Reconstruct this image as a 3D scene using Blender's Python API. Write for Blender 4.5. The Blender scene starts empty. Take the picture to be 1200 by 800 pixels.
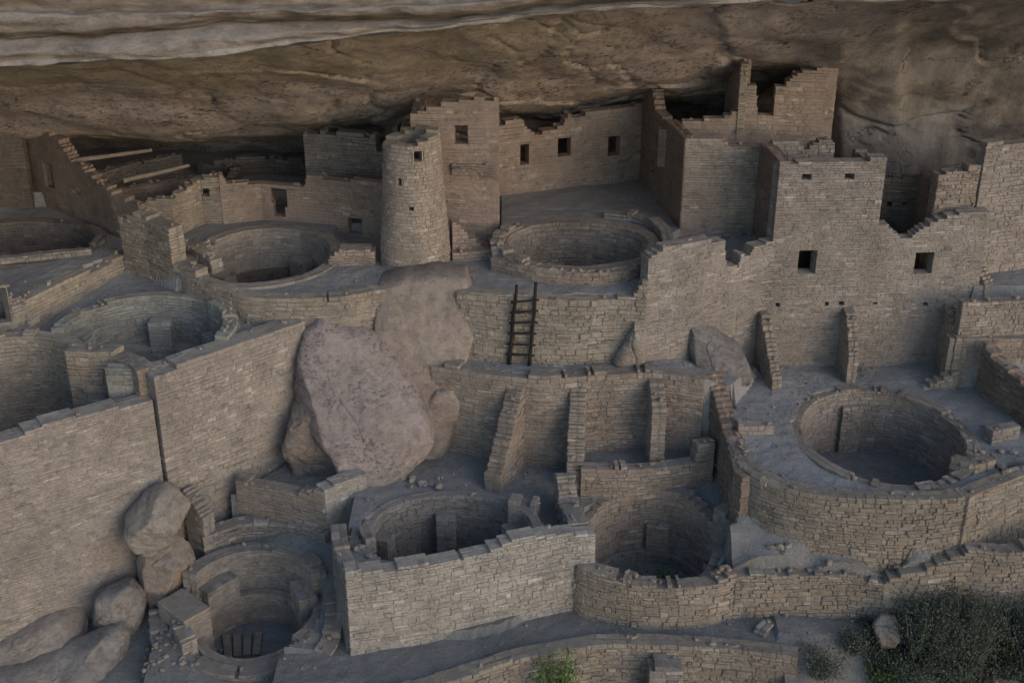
import bpy, math, random
from mathutils import Vector, noise
rnd = random.Random(7)
scene = bpy.context.scene
C = scene.collection
R = math.radians
# ------------------------------------------------------------------ camera
H, F, PITCH = 19.0, 1500.0, 25.5
cp, sp = math.cos(R(PITCH)), math.sin(R(PITCH))
cam = bpy.data.cameras.new('camera'); camo = bpy.data.objects.new('camera', cam); C.objects.link(camo)
camo.location = (0, 0, H); camo.rotation_euler = (R(90 - PITCH), 0, 0)
cam.sensor_width = 36; cam.lens = 36 * F / 1200; cam.clip_end = 3000
scene.camera = camo
# ------------------------------------------------------------------ light
SUN_EL, SUN_AZ = 17.0, 46.0          # azimuth measured from straight behind the camera towards its right
w = bpy.data.worlds.new('World'); scene.world = w; w.use_nodes = True
nt = w.node_tree; bg = nt.nodes['Background']
sky = nt.nodes.new('ShaderNodeTexSky'); sky.sky_type = 'NISHITA'; sky.sun_disc = False
sky.sun_elevation = R(SUN_EL); sky.sun_rotation = R(180 - SUN_AZ); sky.air_density = 1.4; sky.dust_density = 1.4; sky.ozone_density = 3.2
nt.links.new(sky.outputs[0], bg.inputs[0]); bg.inputs[1].default_value = 0.15
sun = bpy.data.lights.new('sun', 'SUN'); sun.energy = 0.62; sun.angle = R(58); sun.color = (1, .985, .97)
so = bpy.data.objects.new('sun', sun); C.objects.link(so)
sd = Vector((math.sin(R(SUN_AZ)) * math.cos(R(SUN_EL)), -math.cos(R(SUN_AZ)) * math.cos(R(SUN_EL)), math.sin(R(SUN_EL))))
so.rotation_euler = sd.to_track_quat('Z', 'Y').to_euler()
vs = scene.view_settings; vs.view_transform = 'Standard'; vs.look = 'None'; vs.gamma = 1; vs.use_curve_mapping = False
vs.exposure = 0.47

# ------------------------------------------------------------------ geometry helpers
def G(px, py, z):
    """plan position of the point seen at px,py (1200x800) that lies at height z"""
    dy = (400 - py) / F; d = (H - z) / (sp - dy * cp)
    return (d * (px - 600) / F, d * (cp + dy * sp))
def ZY(py, Y):
    dy = (400 - py) / F; d = Y / (cp + dy * sp); return H - d * (sp - dy * cp)
def PY(px, py, Y):
    dy = (400 - py) / F; d = Y / (cp + dy * sp); return Vector((d * (px - 600) / F, Y, H - d * (sp - dy * cp)))
def hit(poly, px, py, far=False):
    """arc length and height where the sight line meets the vertical wall standing on poly"""
    dy = (400 - py) / F; rx, ry, rz = (px - 600) / F, cp + dy * sp, -sp + dy * cp
    best = None; L = 0
    for (a, b) in zip(poly[:-1], poly[1:]):
        ex, ey = b[0] - a[0], b[1] - a[1]; l = math.hypot(ex, ey)
        den = rx * ey - ry * ex
        if abs(den) > 1e-9:
            t = (a[0] * ey - a[1] * ex) / den
            qx, qy = rx * t, ry * t
            u = ((qx - a[0]) * ex + (qy - a[1]) * ey) / (l * l)
            out = max(0, -u, u - 1) * l
            sc = (round(out, 2), -t if far else t)
            if best is None or sc < best[0]:
                best = (sc, L + min(max(u, -.0), 1.0) * l, H + rz * t)
        L += l
    return best[1], best[2]
def arc(poly):
    s = [0]
    for a, b in zip(poly[:-1], poly[1:]): s.append(s[-1] + math.hypot(b[0] - a[0], b[1] - a[1]))
    return s
def lerpf(pts):
    pts = sorted(pts)
    def f(s):
        if s <= pts[0][0]: return pts[0][1]
        for (a, za), (b, zb) in zip(pts[:-1], pts[1:]):
            if s <= b: return za if b - a < 1e-6 else za + (zb - za) * (s - a) / (b - a)
        return pts[-1][1]
    return f

# ------------------------------------------------------------------ materials
def new_mat(name):
    m = bpy.data.materials.new(name); m.use_nodes = True
    n = m.node_tree.nodes; l = m.node_tree.links
    b = n['Principled BSDF']; b.inputs['Roughness'].default_value = .95
    b.inputs['Specular IOR Level'].default_value = .12
    return m, n, l, b
def nz(n, l, scale, detail=6, rough=.6, stretch=None, obj=True, dist=0):
    tc = n.new('ShaderNodeNewGeometry')
    out = tc.outputs['Position']
    if stretch:
        mp = n.new('ShaderNodeMapping'); mp.inputs['Scale'].default_value = stretch; l.new(out, mp.inputs[0]); out = mp.outputs[0]
    t = n.new('ShaderNodeTexNoise'); t.inputs['Scale'].default_value = scale; t.inputs['Detail'].default_value = detail
    t.inputs['Roughness'].default_value = rough; t.inputs['Distortion'].default_value = dist
    l.new(out, t.inputs['Vector']); return t.outputs[0]
def ramp(n, l, src, stops):
    r = n.new('ShaderNodeValToRGB'); e = r.color_ramp.elements
    while len(e) < len(stops): e.new(.5)
    for k, (p, c) in enumerate(stops):
        e[k].position = p; e[k].color = (c[0], c[1], c[2], 1) if not isinstance(c, (int, float)) else (c, c, c, 1)
    l.new(src, r.inputs[0]); return r.outputs[0]
def mix(n, l, a, b, fac, mode='MIX'):
    m = n.new('ShaderNodeMix'); m.data_type = 'RGBA'; m.blend_type = mode
    for sk, v in ((m.inputs[6], a), (m.inputs[7], b), (m.inputs[0], fac)):
        if hasattr(v, 'links') or hasattr(v, 'is_output'): l.new(v, sk)
        elif isinstance(v, (int, float)): sk.default_value = v
        else: sk.default_value = (v[0], v[1], v[2], 1)
    return m.outputs[2]
def bump(n, l, b, src, dist, strength=1.0, prev=None):
    k = n.new('ShaderNodeBump'); k.inputs['Distance'].default_value = dist; k.inputs['Strength'].default_value = strength
    l.new(src, k.inputs['Height'])
    if prev is not None: l.new(prev, k.inputs['Normal'])
    l.new(k.outputs[0], b.inputs['Normal']); return k.outputs[0]

def masonry_mat(name, base, alt, plaster=None, pamt=.0, stain=(.10, .075, .06), samt=.35):
    m, n, l, b = new_mat(name)
    k_ = (.93, .895, .905); base, alt = [tuple(c * f for c, f in zip(q_, k_)) for q_ in (base, alt)]
    plaster = plaster and tuple(c * f for c, f in zip(plaster, k_))
    at = n.new('ShaderNodeAttribute'); at.attribute_name = 'tint'
    dark = tuple(c * .68 for c in base); lite = tuple(min(.62, c * 1.2) for c in base)
    col = ramp(n, l, at.outputs['Fac'], [(0, dark), (.12, tuple(c * .93 for c in base)), (.55, base), (.82, alt), (.95, lite), (1, tuple(c * 1.25 for c in lite))])
    g = ramp(n, l, nz(n, l, 9, 6, .7), [(.3, .66), (.7, 1.2)])
    col = mix(n, l, col, g, 1.0, 'MULTIPLY')
    if plaster:
        pf = ramp(n, l, nz(n, l, .9, 5, .6), [(max(0, .62 - pamt * .4), 0), (min(1, .72 - pamt * .35), .88)])
        col = mix(n, l, col, plaster, pf)
    col = mix(n, l, col, tuple(c * 1.02 for c in base), ramp(n, l, nz(n, l, 3.6, 7, .75), [(.46, 0), (.60, .65)]))
    col = mix(n, l, col, ramp(n, l, nz(n, l, 1.4, 6, .7), [(.3, .74), (.7, 1.14)]), 1.0, 'MULTIPLY')
    st = ramp(n, l, nz(n, l, .55, 6, .65, (1, 1, .5)), [(.5, 0), (.72, samt)])
    col = mix(n, l, col, stain, st)
    st2 = ramp(n, l, nz(n, l, 2.3, 6, .7, (1, 1, .3)), [(.55, 0), (.75, samt * .8)])
    col = mix(n, l, col, tuple(min(1, c * 1.5) for c in base), st2)
    l.new(col, b.inputs['Base Color'])
    p = bump(n, l, b, nz(n, l, 14, 6, .75), .04)
    bump(n, l, b, nz(n, l, 60, 4, .6), .012, 1, p)
    return m
def plain_mat(name, c1, c2, scale=3, bd=.02, bs=20, stretch=None):
    m, n, l, b = new_mat(name)
    col = ramp(n, l, nz(n, l, scale, 7, .65, stretch), [(.32, c1), (.68, c2)])
    g = ramp(n, l, nz(n, l, scale * 9, 5, .7, stretch), [(.3, .8), (.7, 1.15)])
    col = mix(n, l, col, g, 1.0, 'MULTIPLY')
    l.new(col, b.inputs['Base Color'])
    bump(n, l, b, nz(n, l, bs, 6, .7, stretch), bd)
    return m
def rock_mat(name, c1, c2, ochre=0., streak=0., pits=0., crack=.0, dark=(.05, .045, .05), hs=(.5, .5, 1.6), ochre_c=(.33, .235, .10), band=False):
    m, n, l, b = new_mat(name)
    col = ramp(n, l, nz(n, l, .55, 8, .62, hs, dist=.6), [(.3, c1), (.7, c2)])
    g = ramp(n, l, nz(n, l, 4, 8, .72, hs), [(.28, .62), (.5, .98), (.75, 1.25)])
    col = mix(n, l, col, g, 1.0, 'MULTIPLY')
    if ochre:
        f = ramp(n, l, nz(n, l, .38, 7, .7, (.6, .8, 1.2)), [(.50, 0), (.66, ochre)])
        col = mix(n, l, col, ochre_c, f)
    if streak:
        f = ramp(n, l, nz(n, l, 1.1, 6, .6, (1.2, 1, .16)), [(.5, 0), (.68, streak)])
        col = mix(n, l, col, dark, f)
        f = ramp(n, l, nz(n, l, 1.7, 5, .6, (1.3, 1, .1)), [(.58, 0), (.72, streak * .6)])
        col = mix(n, l, col, (.42, .38, .34), f)
    f = ramp(n, l, nz(n, l, 1.3, 8, .75), [(.56, 0), (.70, .55)])
    col = mix(n, l, col, tuple(c * .38 for c in c1), f)
    if pits:
        f = ramp(n, l, nz(n, l, 7.5, 6, .72, (1, .5, 1.2) if crack else (1, 1, 1.9)), [(.52, 0), (.58, pits)])
        big = ramp(n, l, nz(n, l, .8, 3, .5), [(.38, 0), (.52, 1)])
        f = mix(n, l, f, big, 1.0, 'MULTIPLY')
        col = mix(n, l, col, dark, f)
    if crack:      # the yellow lichened zone just behind the brow, broken up
        sy = n.new('ShaderNodeSeparateXYZ'); gy_ = n.new('ShaderNodeNewGeometry'); l.new(gy_.outputs['Position'], sy.inputs[0])
        ay = n.new('ShaderNodeMath'); ay.operation = 'MULTIPLY_ADD'; l.new(nz(n, l, .6, 7, .7), ay.inputs[0]); ay.inputs[1].default_value = 7.0; l.new(sy.outputs['Y'], ay.inputs[2])
        yr = n.new('ShaderNodeMapRange'); l.new(ay.outputs[0], yr.inputs[0]); yr.inputs[1].default_value = 37.6; yr.inputs[2].default_value = 35.6
        xr = n.new('ShaderNodeMapRange'); l.new(sy.outputs['X'], xr.inputs[0]); xr.inputs[1].default_value = 4.5; xr.inputs[2].default_value = 1.0
        mm = n.new('ShaderNodeMath'); mm.operation = 'MULTIPLY'; l.new(yr.outputs[0], mm.inputs[0]); l.new(xr.outputs[0], mm.inputs[1])
        m2_ = n.new('ShaderNodeMath'); m2_.operation = 'MULTIPLY'; l.new(mm.outputs[0], m2_.inputs[0]); m2_.inputs[1].default_value = .5
        col = mix(n, l, col, ramp(n, l, nz(n, l, 3.0, 7, .7), [(.35, (.21, .155, .09)), (.65, (.38, .30, .155))]), m2_.outputs[0])
    if crack:      # the bare, water streaked rock at the right end of the alcove
        sep = n.new('ShaderNodeSeparateXYZ'); gp_ = n.new('ShaderNodeNewGeometry'); l.new(gp_.outputs['Position'], sep.inputs[0])
        add = n.new('ShaderNodeMath'); add.operation = 'MULTIPLY_ADD'; l.new(nz(n, l, .5, 5, .6), add.inputs[0]); add.inputs[1].default_value = 5.0; l.new(sep.outputs['X'], add.inputs[2])
        mr = n.new('ShaderNodeMapRange'); l.new(add.outputs[0], mr.inputs[0]); mr.inputs[1].default_value = 9.5; mr.inputs[2].default_value = 12.0
        g1 = ramp(n, l, nz(n, l, 1.2, 8, .7, (1.1, 1, .35)), [(.33, (.10, .095, .10)), (.5, (.22, .195, .18)), (.70, (.36, .34, .33))])
        col = mix(n, l, col, mix(n, l, col, g1, .85), mr.outputs[0])
    h = nz(n, l, 1.6, 10, .7, (1, .5, 1.3) if crack else (1, 1, 2.2))
    p = bump(n, l, b, h, .09 if crack else .2, .8)
    if crack:
        geo = n.new('ShaderNodeNewGeometry'); nn = n.new('ShaderNodeTexNoise'); nn.inputs['Scale'].default_value = .9; nn.inputs['Detail'].default_value = 6
        l.new(geo.outputs['Position'], nn.inputs['Vector'])
        mp = n.new('ShaderNodeMapping'); mp.inputs['Scale'].default_value = (.33, .33, 1.0); l.new(geo.outputs['Position'], mp.inputs[0])
        ad = n.new('ShaderNodeVectorMath'); ad.operation = 'MULTIPLY_ADD'; l.new(nn.outputs['Color'], ad.inputs[0]); ad.inputs[1].default_value = (1.3, 1.3, 1.3); l.new(mp.outputs[0], ad.inputs[2])
        v = n.new('ShaderNodeTexVoronoi'); v.feature = 'DISTANCE_TO_EDGE'; v.inputs['Scale'].default_value = .8; l.new(ad.outputs[0], v.inputs['Vector'])
        cf = ramp(n, l, v.outputs['Distance'], [(.0, 1), (.012, .0)])
        gate = ramp(n, l, nz(n, l, .5, 4, .6), [(.50, 0), (.56, crack)])
        cf = mix(n, l, cf, gate, 1.0, 'MULTIPLY')
        col = mix(n, l, col, (.03, .022, .018), cf)
    l.new(col, b.inputs['Base Color'])
    p = bump(n, l, b, nz(n, l, 14, 8, .75, (1, .5, 1.1) if crack else (1, 1, 1.6)), .05, 1, p)
    return m

M = {}
M['pale'] = masonry_mat('pale_masonry', (.43, .405, .365), (.40, .37, .325), samt=.2)
M['tan'] = masonry_mat('tan_masonry', (.365, .315, .27), (.365, .295, .235), samt=.35)
M['greytan'] = masonry_mat('grey_tan_masonry', (.375, .335, .30), (.38, .33, .28), plaster=(.36, .31, .28), pamt=.2, samt=.3)
M['tower'] = masonry_mat('tower_masonry', (.40, .345, .295), (.41, .345, .265), plaster=(.38, .305, .265), pamt=.2, samt=.25)
M['red'] = masonry_mat('red_plaster_masonry', (.39, .325, .275), (.385, .305, .25), plaster=(.375, .295, .25), pamt=.35, samt=.35)
M['yellow'] = masonry_mat('yellowish_masonry', (.38, .34, .285), (.375, .315, .24), samt=.3)
M['brown'] = masonry_mat('shaded_brown_plaster', (.27, .22, .185), (.26, .205, .17), plaster=(.24, .19, .16), pamt=.4, samt=.4)  # brown plaster, with the shade of left-facing walls put into its colour
M['green'] = masonry_mat('grey_green_masonry', (.36, .36, .325), (.365, .345, .30), samt=.25)
M['grey'] = masonry_mat('grey_masonry', (.32, .295, .27), (.335, .30, .26), samt=.3)
M['dim'] = masonry_mat('shade_dark_masonry', (.17, .15, .135), (.165, .14, .12), samt=.4)  # shade of the cave back and deep recesses put into the stone colour
M['rubble'] = masonry_mat('brown_rubble_masonry', (.345, .305, .255), (.365, .29, .215), samt=.35)
M['mortar'] = plain_mat('mud_mortar', (.20, .17, .145), (.27, .235, .20), 5, .02, 25)
M['mortar_red'] = plain_mat('red_mud_mortar', (.30, .225, .18), (.345, .265, .215), 5, .02, 25)
M['mortar_pale'] = plain_mat('pale_mud_mortar', (.29, .25, .21), (.37, .33, .28), 5, .02, 25)
M['ground'] = None
M['wood'] = plain_mat('weathered_wood', (.17, .14, .115), (.26, .22, .185), 6, .01, 40, (.3, 1, 1))
M['blackwood'] = plain_mat('dark_wood', (.018, .016, .017), (.04, .034, .032), 6, .006, 40, (1, 1, .2))
M['boulder'] = rock_mat('grey_purple_boulder', (.33, .265, .25), (.43, .355, .335), pits=.62, dark=(.09, .08, .085), hs=(1, 1, 1))
M['bedrock'] = rock_mat('tan_bedrock', (.34, .275, .235), (.42, .345, .30), hs=(1, 1, 1), dark=(.1, .08, .06))
M['darkrock'] = rock_mat('dark_grey_boulder', (.20, .18, .175), (.33, .295, .275), pits=.35, hs=(1, 1, 1))
M['greyrock'] = rock_mat('grey_tan_boulder', (.31, .26, .225), (.42, .36, .315), pits=.2, hs=(1, 1, 1))
M['brownrock'] = rock_mat('brown_broken_rock', (.27, .215, .185), (.35, .285, .25), pits=.3, hs=(1, 1, 1))
M['ceiling'] = rock_mat('alcove_sandstone', (.46, .375, .335), (.56, .475, .435), ochre=.25, streak=.2, pits=.55, crack=.9, hs=(.6, .28, .7))
M['brow'] = rock_mat('pale_brow_sandstone', (.32, .26, .22), (.47, .40, .35), ochre=.25, streak=.1, pits=.15, hs=(.5, .5, 1.4))
M['lip'] = rock_mat('weathered_pale_lip', (.38, .325, .285), (.50, .45, .41), hs=(.9, .9, 1.4))

# ------------------------------------------------------------------ object helpers
def mesh_obj(name, verts, faces, mats, parent=None, fmat=None, tint=None, smooth=False):
    me = bpy.data.meshes.new(name); me.from_pydata([tuple(v) for v in verts], [], faces)
    for m in mats: me.materials.append(m)
    if fmat: me.polygons.foreach_set('material_index', fmat)
    if tint:
        a = me.attributes.new('tint', 'FLOAT', 'FACE'); a.data.foreach_set('value', tint)
    if smooth: me.polygons.foreach_set('use_smooth', [True] * len(me.polygons))
    me.update(); o = bpy.data.objects.new(name, me); C.objects.link(o)
    if parent:
        o.parent = parent
        o.matrix_parent_inverse = parent.matrix_world.inverted() if False else o.matrix_parent_inverse
        o.location = -Vector(parent.location)
    return o
def tag(o, label=None, cat=None, group=None, kind=None):
    if label: o['label'] = label
    if cat: o['category'] = cat
    if group: o['group'] = group
    if kind: o['kind'] = kind
    return o
def thing(name, label, cat, loc=(0, 0, 0), group=None):
    o = bpy.data.objects.new(name, None); C.objects.link(o); o.location = loc; o.empty_display_size = .2
    return tag(o, label, cat, group)

class MB:
    def __init__(s): s.v = []; s.f = []; s.m = []; s.t = []
    def add(s, vs, fs, m=0, t=.5):
        k = len(s.v); s.v += vs; s.f += [tuple(i + k for i in f) for f in fs]; s.m += [m] * len(fs); s.t += [t] * len(fs)
    def prism8(s, c, m=0, t=.5):     # c: bottom 4 (ccw) + top 4
        s.add(c, [(3, 2, 1, 0), (4, 5, 6, 7), (0, 1, 5, 4), (1, 2, 6, 5), (2, 3, 7, 6), (3, 0, 4, 7)], m, t)
    def build(s, name, mats, parent=None, smooth=False):
        return mesh_obj(name, s.v, s.f, mats, parent, s.m, s.t, smooth)

STY = {  # course height range, stone length range, gap, relief, bevel, z wobble
 'fine': ((.045, .095), (.10, .42), .007, .009, .008, .02),
 'mid': ((.05, .125), (.10, .42), .010, .018, .012, .04),
 'rough': ((.055, .14), (.10, .38), .011, .032, .016, .07),
 'plaster': ((.06, .12), (.15, .42), .006, .009, .006, .04),
 'block': ((.06, .14), (.14, .40), .008, .010, .010, .015)}
def wall_mb(mb, P, zb, zt, th, style='mid', openings=(), closed=False, jag=.07, side=1, caps=.35, holes=()):
    """dry-laid courses of real stones on a mud core, standing on the plan line P (front face)"""
    (h0, h1), (w0, w1), gap, rel, bev, wob = STY[style]; split = {'rough': .3, 'mid': .25, 'fine': .15, 'block': .12}.get(style, 0)
    n = len(P); S = arc(P)
    nrm = []
    for a, b in zip(P[:-1], P[1:]):
        ex, ey = b[0] - a[0], b[1] - a[1]; l = math.hypot(ex, ey) or 1; nrm.append((-ey / l * side, ex / l * side))
    Q = []; sharp = []
    for i in range(n):
        n0 = nrm[i - 1] if i > 0 else (nrm[-1] if closed else nrm[0]); n1 = nrm[i] if i < n - 1 else (nrm[0] if closed else nrm[-1])
        mx, my = n0[0] + n1[0], n0[1] + n1[1]; ml = math.hypot(mx, my) or 1; mx /= ml; my /= ml
        dt = max(.35, mx * n0[0] + my * n0[1]); Q.append((P[i][0] + mx * th / dt, P[i][1] + my * th / dt))
        if n0[0] * n1[0] + n0[1] * n1[1] < .9 and 0 < i < n - 1: sharp.append(S[i])
    seed = rnd.uniform(0, 100)
    def seg(s):
        i = 0
        while i < n - 2 and s > S[i + 1]: i += 1
        u = (s - S[i]) / max(1e-6, S[i + 1] - S[i]); return i, min(max(u, 0), 1)
    def pt(s):
        i, u = seg(s)
        return (P[i][0] * (1 - u) + P[i + 1][0] * u, P[i][1] * (1 - u) + P[i + 1][1] * u), (Q[i][0] * (1 - u) + Q[i + 1][0] * u, Q[i][1] * (1 - u) + Q[i + 1][1] * u)
    def wz(s, z): return z + wob * noise.noise(Vector((s * .55 + seed, z * .6, 3.1))) * 1.6
    def off(p, q, a):       # a metres out of the front face (towards the viewer)
        dx, dy = q[0] - p[0], q[1] - p[1]; l = math.hypot(dx, dy) or 1
        return (p[0] - dx / l * a, p[1] - dy / l * a)
    L = S[-1]; ds = .04; N = max(2, int(L / ds)); ss = [L * (k + .5) / N for k in range(N)]
    jag *= .55
    tops = [zt(s) + jag * 1.5 * noise.noise(Vector((s * 2.3 + seed, 7.7, 0))) + jag * .6 * noise.noise(Vector((s * 7 + seed, 2.2, 0))) for s in ss]
    bots = [zb(s) for s in ss]
    z = min(bots) - .05; zmax = max(tops)
    while z < zmax:
        h = rnd.uniform(h0, h1) * (1.35 if rnd.random() < .1 else 1); zm = z + h * .5
        k = 0
        while k < N:
            def ok(k):
                if not (tops[k] > zm and bots[k] < z + h): return False
                s = ss[k]
                for (a, b, c, d) in openings:
                    if a < s < b and c < zm < d: return False
                return True
            if not ok(k): k += 1; continue
            k0 = k
            while k < N and ok(k): k += 1
            s0, s1 = L * k0 / N, L * k / N
            if s1 - s0 < .06: continue
            # exact opening edges
            for (a, b, c, d) in openings:
                if c < zm < d:
                    if abs(s1 - a) < ds * 1.2: s1 = a
                    if abs(s0 - b) < ds * 1.2: s0 = b
            # core
            cuts = [s0] + [x for x in S if s0 + .01 < x < s1 - .01] + [s1]
            ins = max(.008, gap + .006)
            e0 = s0 + (0 if (closed and k0 == 0) else .02); e1 = s1 - (0 if (closed and k == N) else .02)
            cuts[0] = e0; cuts[-1] = e1
            for a, b in zip(cuts[:-1], cuts[1:]):
                if b - a < .005: continue
                pa, qa = pt(a); pb, qb = pt(b)
                pa2, qa2 = off(pa, qa, -ins), off(qa, pa, -ins); pb2, qb2 = off(pb, qb, -ins), off(qb, pb, -ins)
                za, zbb, zc, zd = wz(a, z), wz(b, z), wz(a, z + h), wz(b, z + h)
                lst = [(pa2[0], pa2[1], za), (pb2[0], pb2[1], zbb), (qb2[0], qb2[1], zbb), (qa2[0], qa2[1], za),
                       (pa2[0], pa2[1], zc - .01), (pb2[0], pb2[1], zd - .01), (qb2[0], qb2[1], zd - .01), (qa2[0], qa2[1], zc - .01)]
                if side < 0: lst = [lst[i] for i in (3, 2, 1, 0, 7, 6, 5, 4)]
                mb.prism8(lst, 1, .5)
            # stones: a front leaf and a back leaf, each with its own joints
            for leaf in (0, 1):
                br = sorted([x for x in sharp if s0 + .05 < x < s1 - .05] + [s1]); a = s0
                for e in br:
                    while a < e - .01:
                        b = a + rnd.uniform(w0, w1) * (1 if rnd.random() < .8 else .6) * (1 if leaf == 0 else 1.3)
                        if e - b < w0 * .7: b = e
                        r = rnd.uniform(-.3, 1) * rel
                        if rnd.random() < .04: r += rel * .8
                        g = gap * rnd.uniform(.5, 1.3); a1, b1 = a + g * .5, b - g * .5
                        zl, zr, zul, zur = wz(a1, z) + g * .5, wz(b1, z) + g * .5, wz(a1, z + h) - g * .5, wz(b1, z + h) - g * .5
                        j = lambda: rnd.uniform(-1, 1) * gap * .55
                        pa, qa = pt(a1); pb, qb = pt(b1)
                        if leaf: pa, qa, pb, qb = qa, pa, qb, pb
                        dep = th * rnd.uniform(.34, .56 if leaf == 0 else .43)
                        ch = min(bev, (b1 - a1) * .25); t = ch / max(.03, b1 - a1)
                        paf, pbf = off(pa, qa, r), off(pb, qb, r); pam, pbm = off(pa, qa, r - bev), off(pb, qb, r - bev)
                        qam, qbm = off(pa, qa, -dep), off(pb, qb, -dep)
                        def inn(u, v, t): return (u[0] + (v[0] - u[0]) * t, u[1] + (v[1] - u[1]) * t)
                        f1, f2 = inn(paf, pbf, t), inn(pbf, paf, t)
                        zj = [j() for _ in range(4)]; lo, hi = (zl + zj[0], zr + zj[1]), (zul + zj[2], zur + zj[3])
                        cb = min(bev, h * .28); bt = rnd.uniform(-.012, .004)
                        sp2 = rnd.uniform(.35, .65) if rnd.random() < split and h > .07 else None
                        if sp2:      # two thin stones in place of one
                            m0, m1 = lo[0] + (hi[0] - lo[0]) * sp2, lo[1] + (hi[1] - lo[1]) * (1 - sp2 if rnd.random() < .3 else sp2)
                            bands = [(lo, (m1 - gap * .4, m0 - gap * .4)), ((m0 + gap * .4, m1 + gap * .4), hi)]; cb = min(bev, h * .12)
                        else: bands = [(lo, hi)]
                        for lo, hi in bands: 
                          if len(bands) == 2 and rnd.random() < .7: r_x = rnd.uniform(-.5, .5) * rel
                          else: r_x = 0
                          f1b, f2b = off(f1, qam, r_x), off(f2, qbm, r_x)
                          if len(bands) == 2 and hi is bands[0][1]: hl, hr = hi[1], hi[0]
                          elif len(bands) == 2: hl, hr = hi[0], hi[1]
                          else: hl, hr = hi[0], hi[1]
                          V = [(pam[0], pam[1], lo[0]), (pbm[0], pbm[1], lo[1]), (pbm[0], pbm[1], hr), (pam[0], pam[1], hl),
                             (f1b[0], f1b[1], lo[0] + cb), (f2b[0], f2b[1], lo[1] + cb), (f2b[0], f2b[1], hr - cb), (f1b[0], f1b[1], hl - cb),
                             (qam[0], qam[1], lo[0]), (qbm[0], qbm[1], lo[1]), (qbm[0], qbm[1], hr + bt), (qam[0], qam[1], hl + bt)]
                          Fc = [(4, 5, 6, 7), (0, 1, 5, 4), (1, 2, 6, 5), (2, 3, 7, 6), (3, 0, 4, 7), (3, 2, 10, 11), (1, 9, 10, 2), (0, 3, 11, 8), (9, 8, 11, 10), (0, 8, 9, 1)]
                          if (side < 0) != (leaf == 1): Fc = [f[::-1] for f in Fc]
                          mb.add(V, Fc, 0, rnd.random())
                        a = b; continue
                    a = e
        z += h
    # loose cap stones along the ragged top
    if caps:
        s = rnd.uniform(0, .4)
        while s < L:
            if rnd.random() < caps:
                k = min(N - 1, int(s / L * N)); zz = tops[k]
                if not any(o[0] - .1 < s < o[1] + .1 and zz < o[3] + .1 for o in openings) and zz > bots[k]:
                    p, q = pt(s); u = rnd.uniform(.15, .85); c = (p[0] * (1 - u) + q[0] * u, p[1] * (1 - u) + q[1] * u)
                    stone(mb, c[0], c[1], zz - .03, rnd.uniform(.08, .22), rnd.uniform(.07, .16), rnd.uniform(.04, .10))
            s += rnd.uniform(.06, .3)
def stone(mb, x, y, z, a, b, h, m=0, t=None):
    """one irregular angular loose stone"""
    an = rnd.uniform(0, 6.28); ca, sa = math.cos(an), math.sin(an); tx, ty = rnd.uniform(-.25, .25), rnd.uniform(-.25, .25)
    V = []
    for lv, sc in ((-.5, .8), (0, 1.0), (.5, .72)):
        for k in range(5):
            th = k * 1.2566 + .4 * math.sin(k * 7 + an); rr = sc * rnd.uniform(.82, 1.12)
            ux, uy = math.cos(th) * a * .5 * rr, math.sin(th) * b * .5 * rr
            V.append((x + ux * ca - uy * sa, y + ux * sa + uy * ca, z + h * (lv + .5) + ux * tx + uy * ty))
    Fc = [(4, 3, 2, 1, 0), (10, 11, 12, 13, 14)]
    for r_ in range(2):
        for k in range(5): Fc.append((r_ * 5 + k, r_ * 5 + (k + 1) % 5, r_ * 5 + 5 + (k + 1) % 5, r_ * 5 + 5 + k))
    mb.add(V, Fc, m, rnd.random() if t is None else t)

def cf(v): return (lambda s: v) if isinstance(v, (int, float)) else v
def mor(mat): return M['mortar_red'] if mat in ('red', 'brown') else M['mortar_pale'] if mat in ('pale', 'tower', 'greytan', 'yellow', 'green') else M['mortar']
def wall(name, P, zb, tops, th=.35, mat='tan', style='mid', openings=(), label=None, cat='wall', group=None, parent=None, jag=.06, far=False, caps=.35, side=1, win='window'):
    """tops: pixel list, or number / function of arc length; openings: pixel rectangles on the wall's face"""
    if isinstance(tops, list):
        hs = []
        for tp in tops:
            s_, z_ = hit(P, tp[0], tp[1], far)
            if len(tp) > 2:
                AS = arc(P)
                for k_ in range(len(P) - 1):
                    if P[k_][0] <= tp[2] <= P[k_ + 1][0]: s_ = AS[k_] + (AS[k_ + 1] - AS[k_]) * (tp[2] - P[k_][0]) / (P[k_ + 1][0] - P[k_][0])
            hs.append((max(s_, hs[-1][0] + .002) if hs else s_, z_))
        zt = lerpf(hs)
    else: zt = cf(tops)
    if isinstance(zb, list): zbf = lerpf(list(zip(arc(P), zb)))
    else: zbf = cf(zb)
    ops = []
    for o in openings:
        s0, z1 = hit(P, o[0], o[1], far); s1, z0 = hit(P, o[2], o[3], far); s1b, _ = hit(P, o[2], o[1], far); s0b, _ = hit(P, o[0], o[3], far)
        ops.append(((s0 + s0b) / 2, (s1 + s1b) / 2, z0, z1))
    mb = MB(); wall_mb(mb, P, zbf, zt, th, style, ops, jag=jag, caps=caps, side=side)
    ob = mb.build(name, [M[mat], mor(mat)], parent)
    if parent is None: tag(ob, label, cat, group)
    else:
        if label: ob['label'] = label
    if win:
        S = arc(P)
        for (a, b, c, d), o in zip(ops, openings):
            if b - a < .12 or len(o) > 4: continue
            opening_frame(P, S, a, b, c, d, th, ob, mat, side)
    return ob
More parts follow.
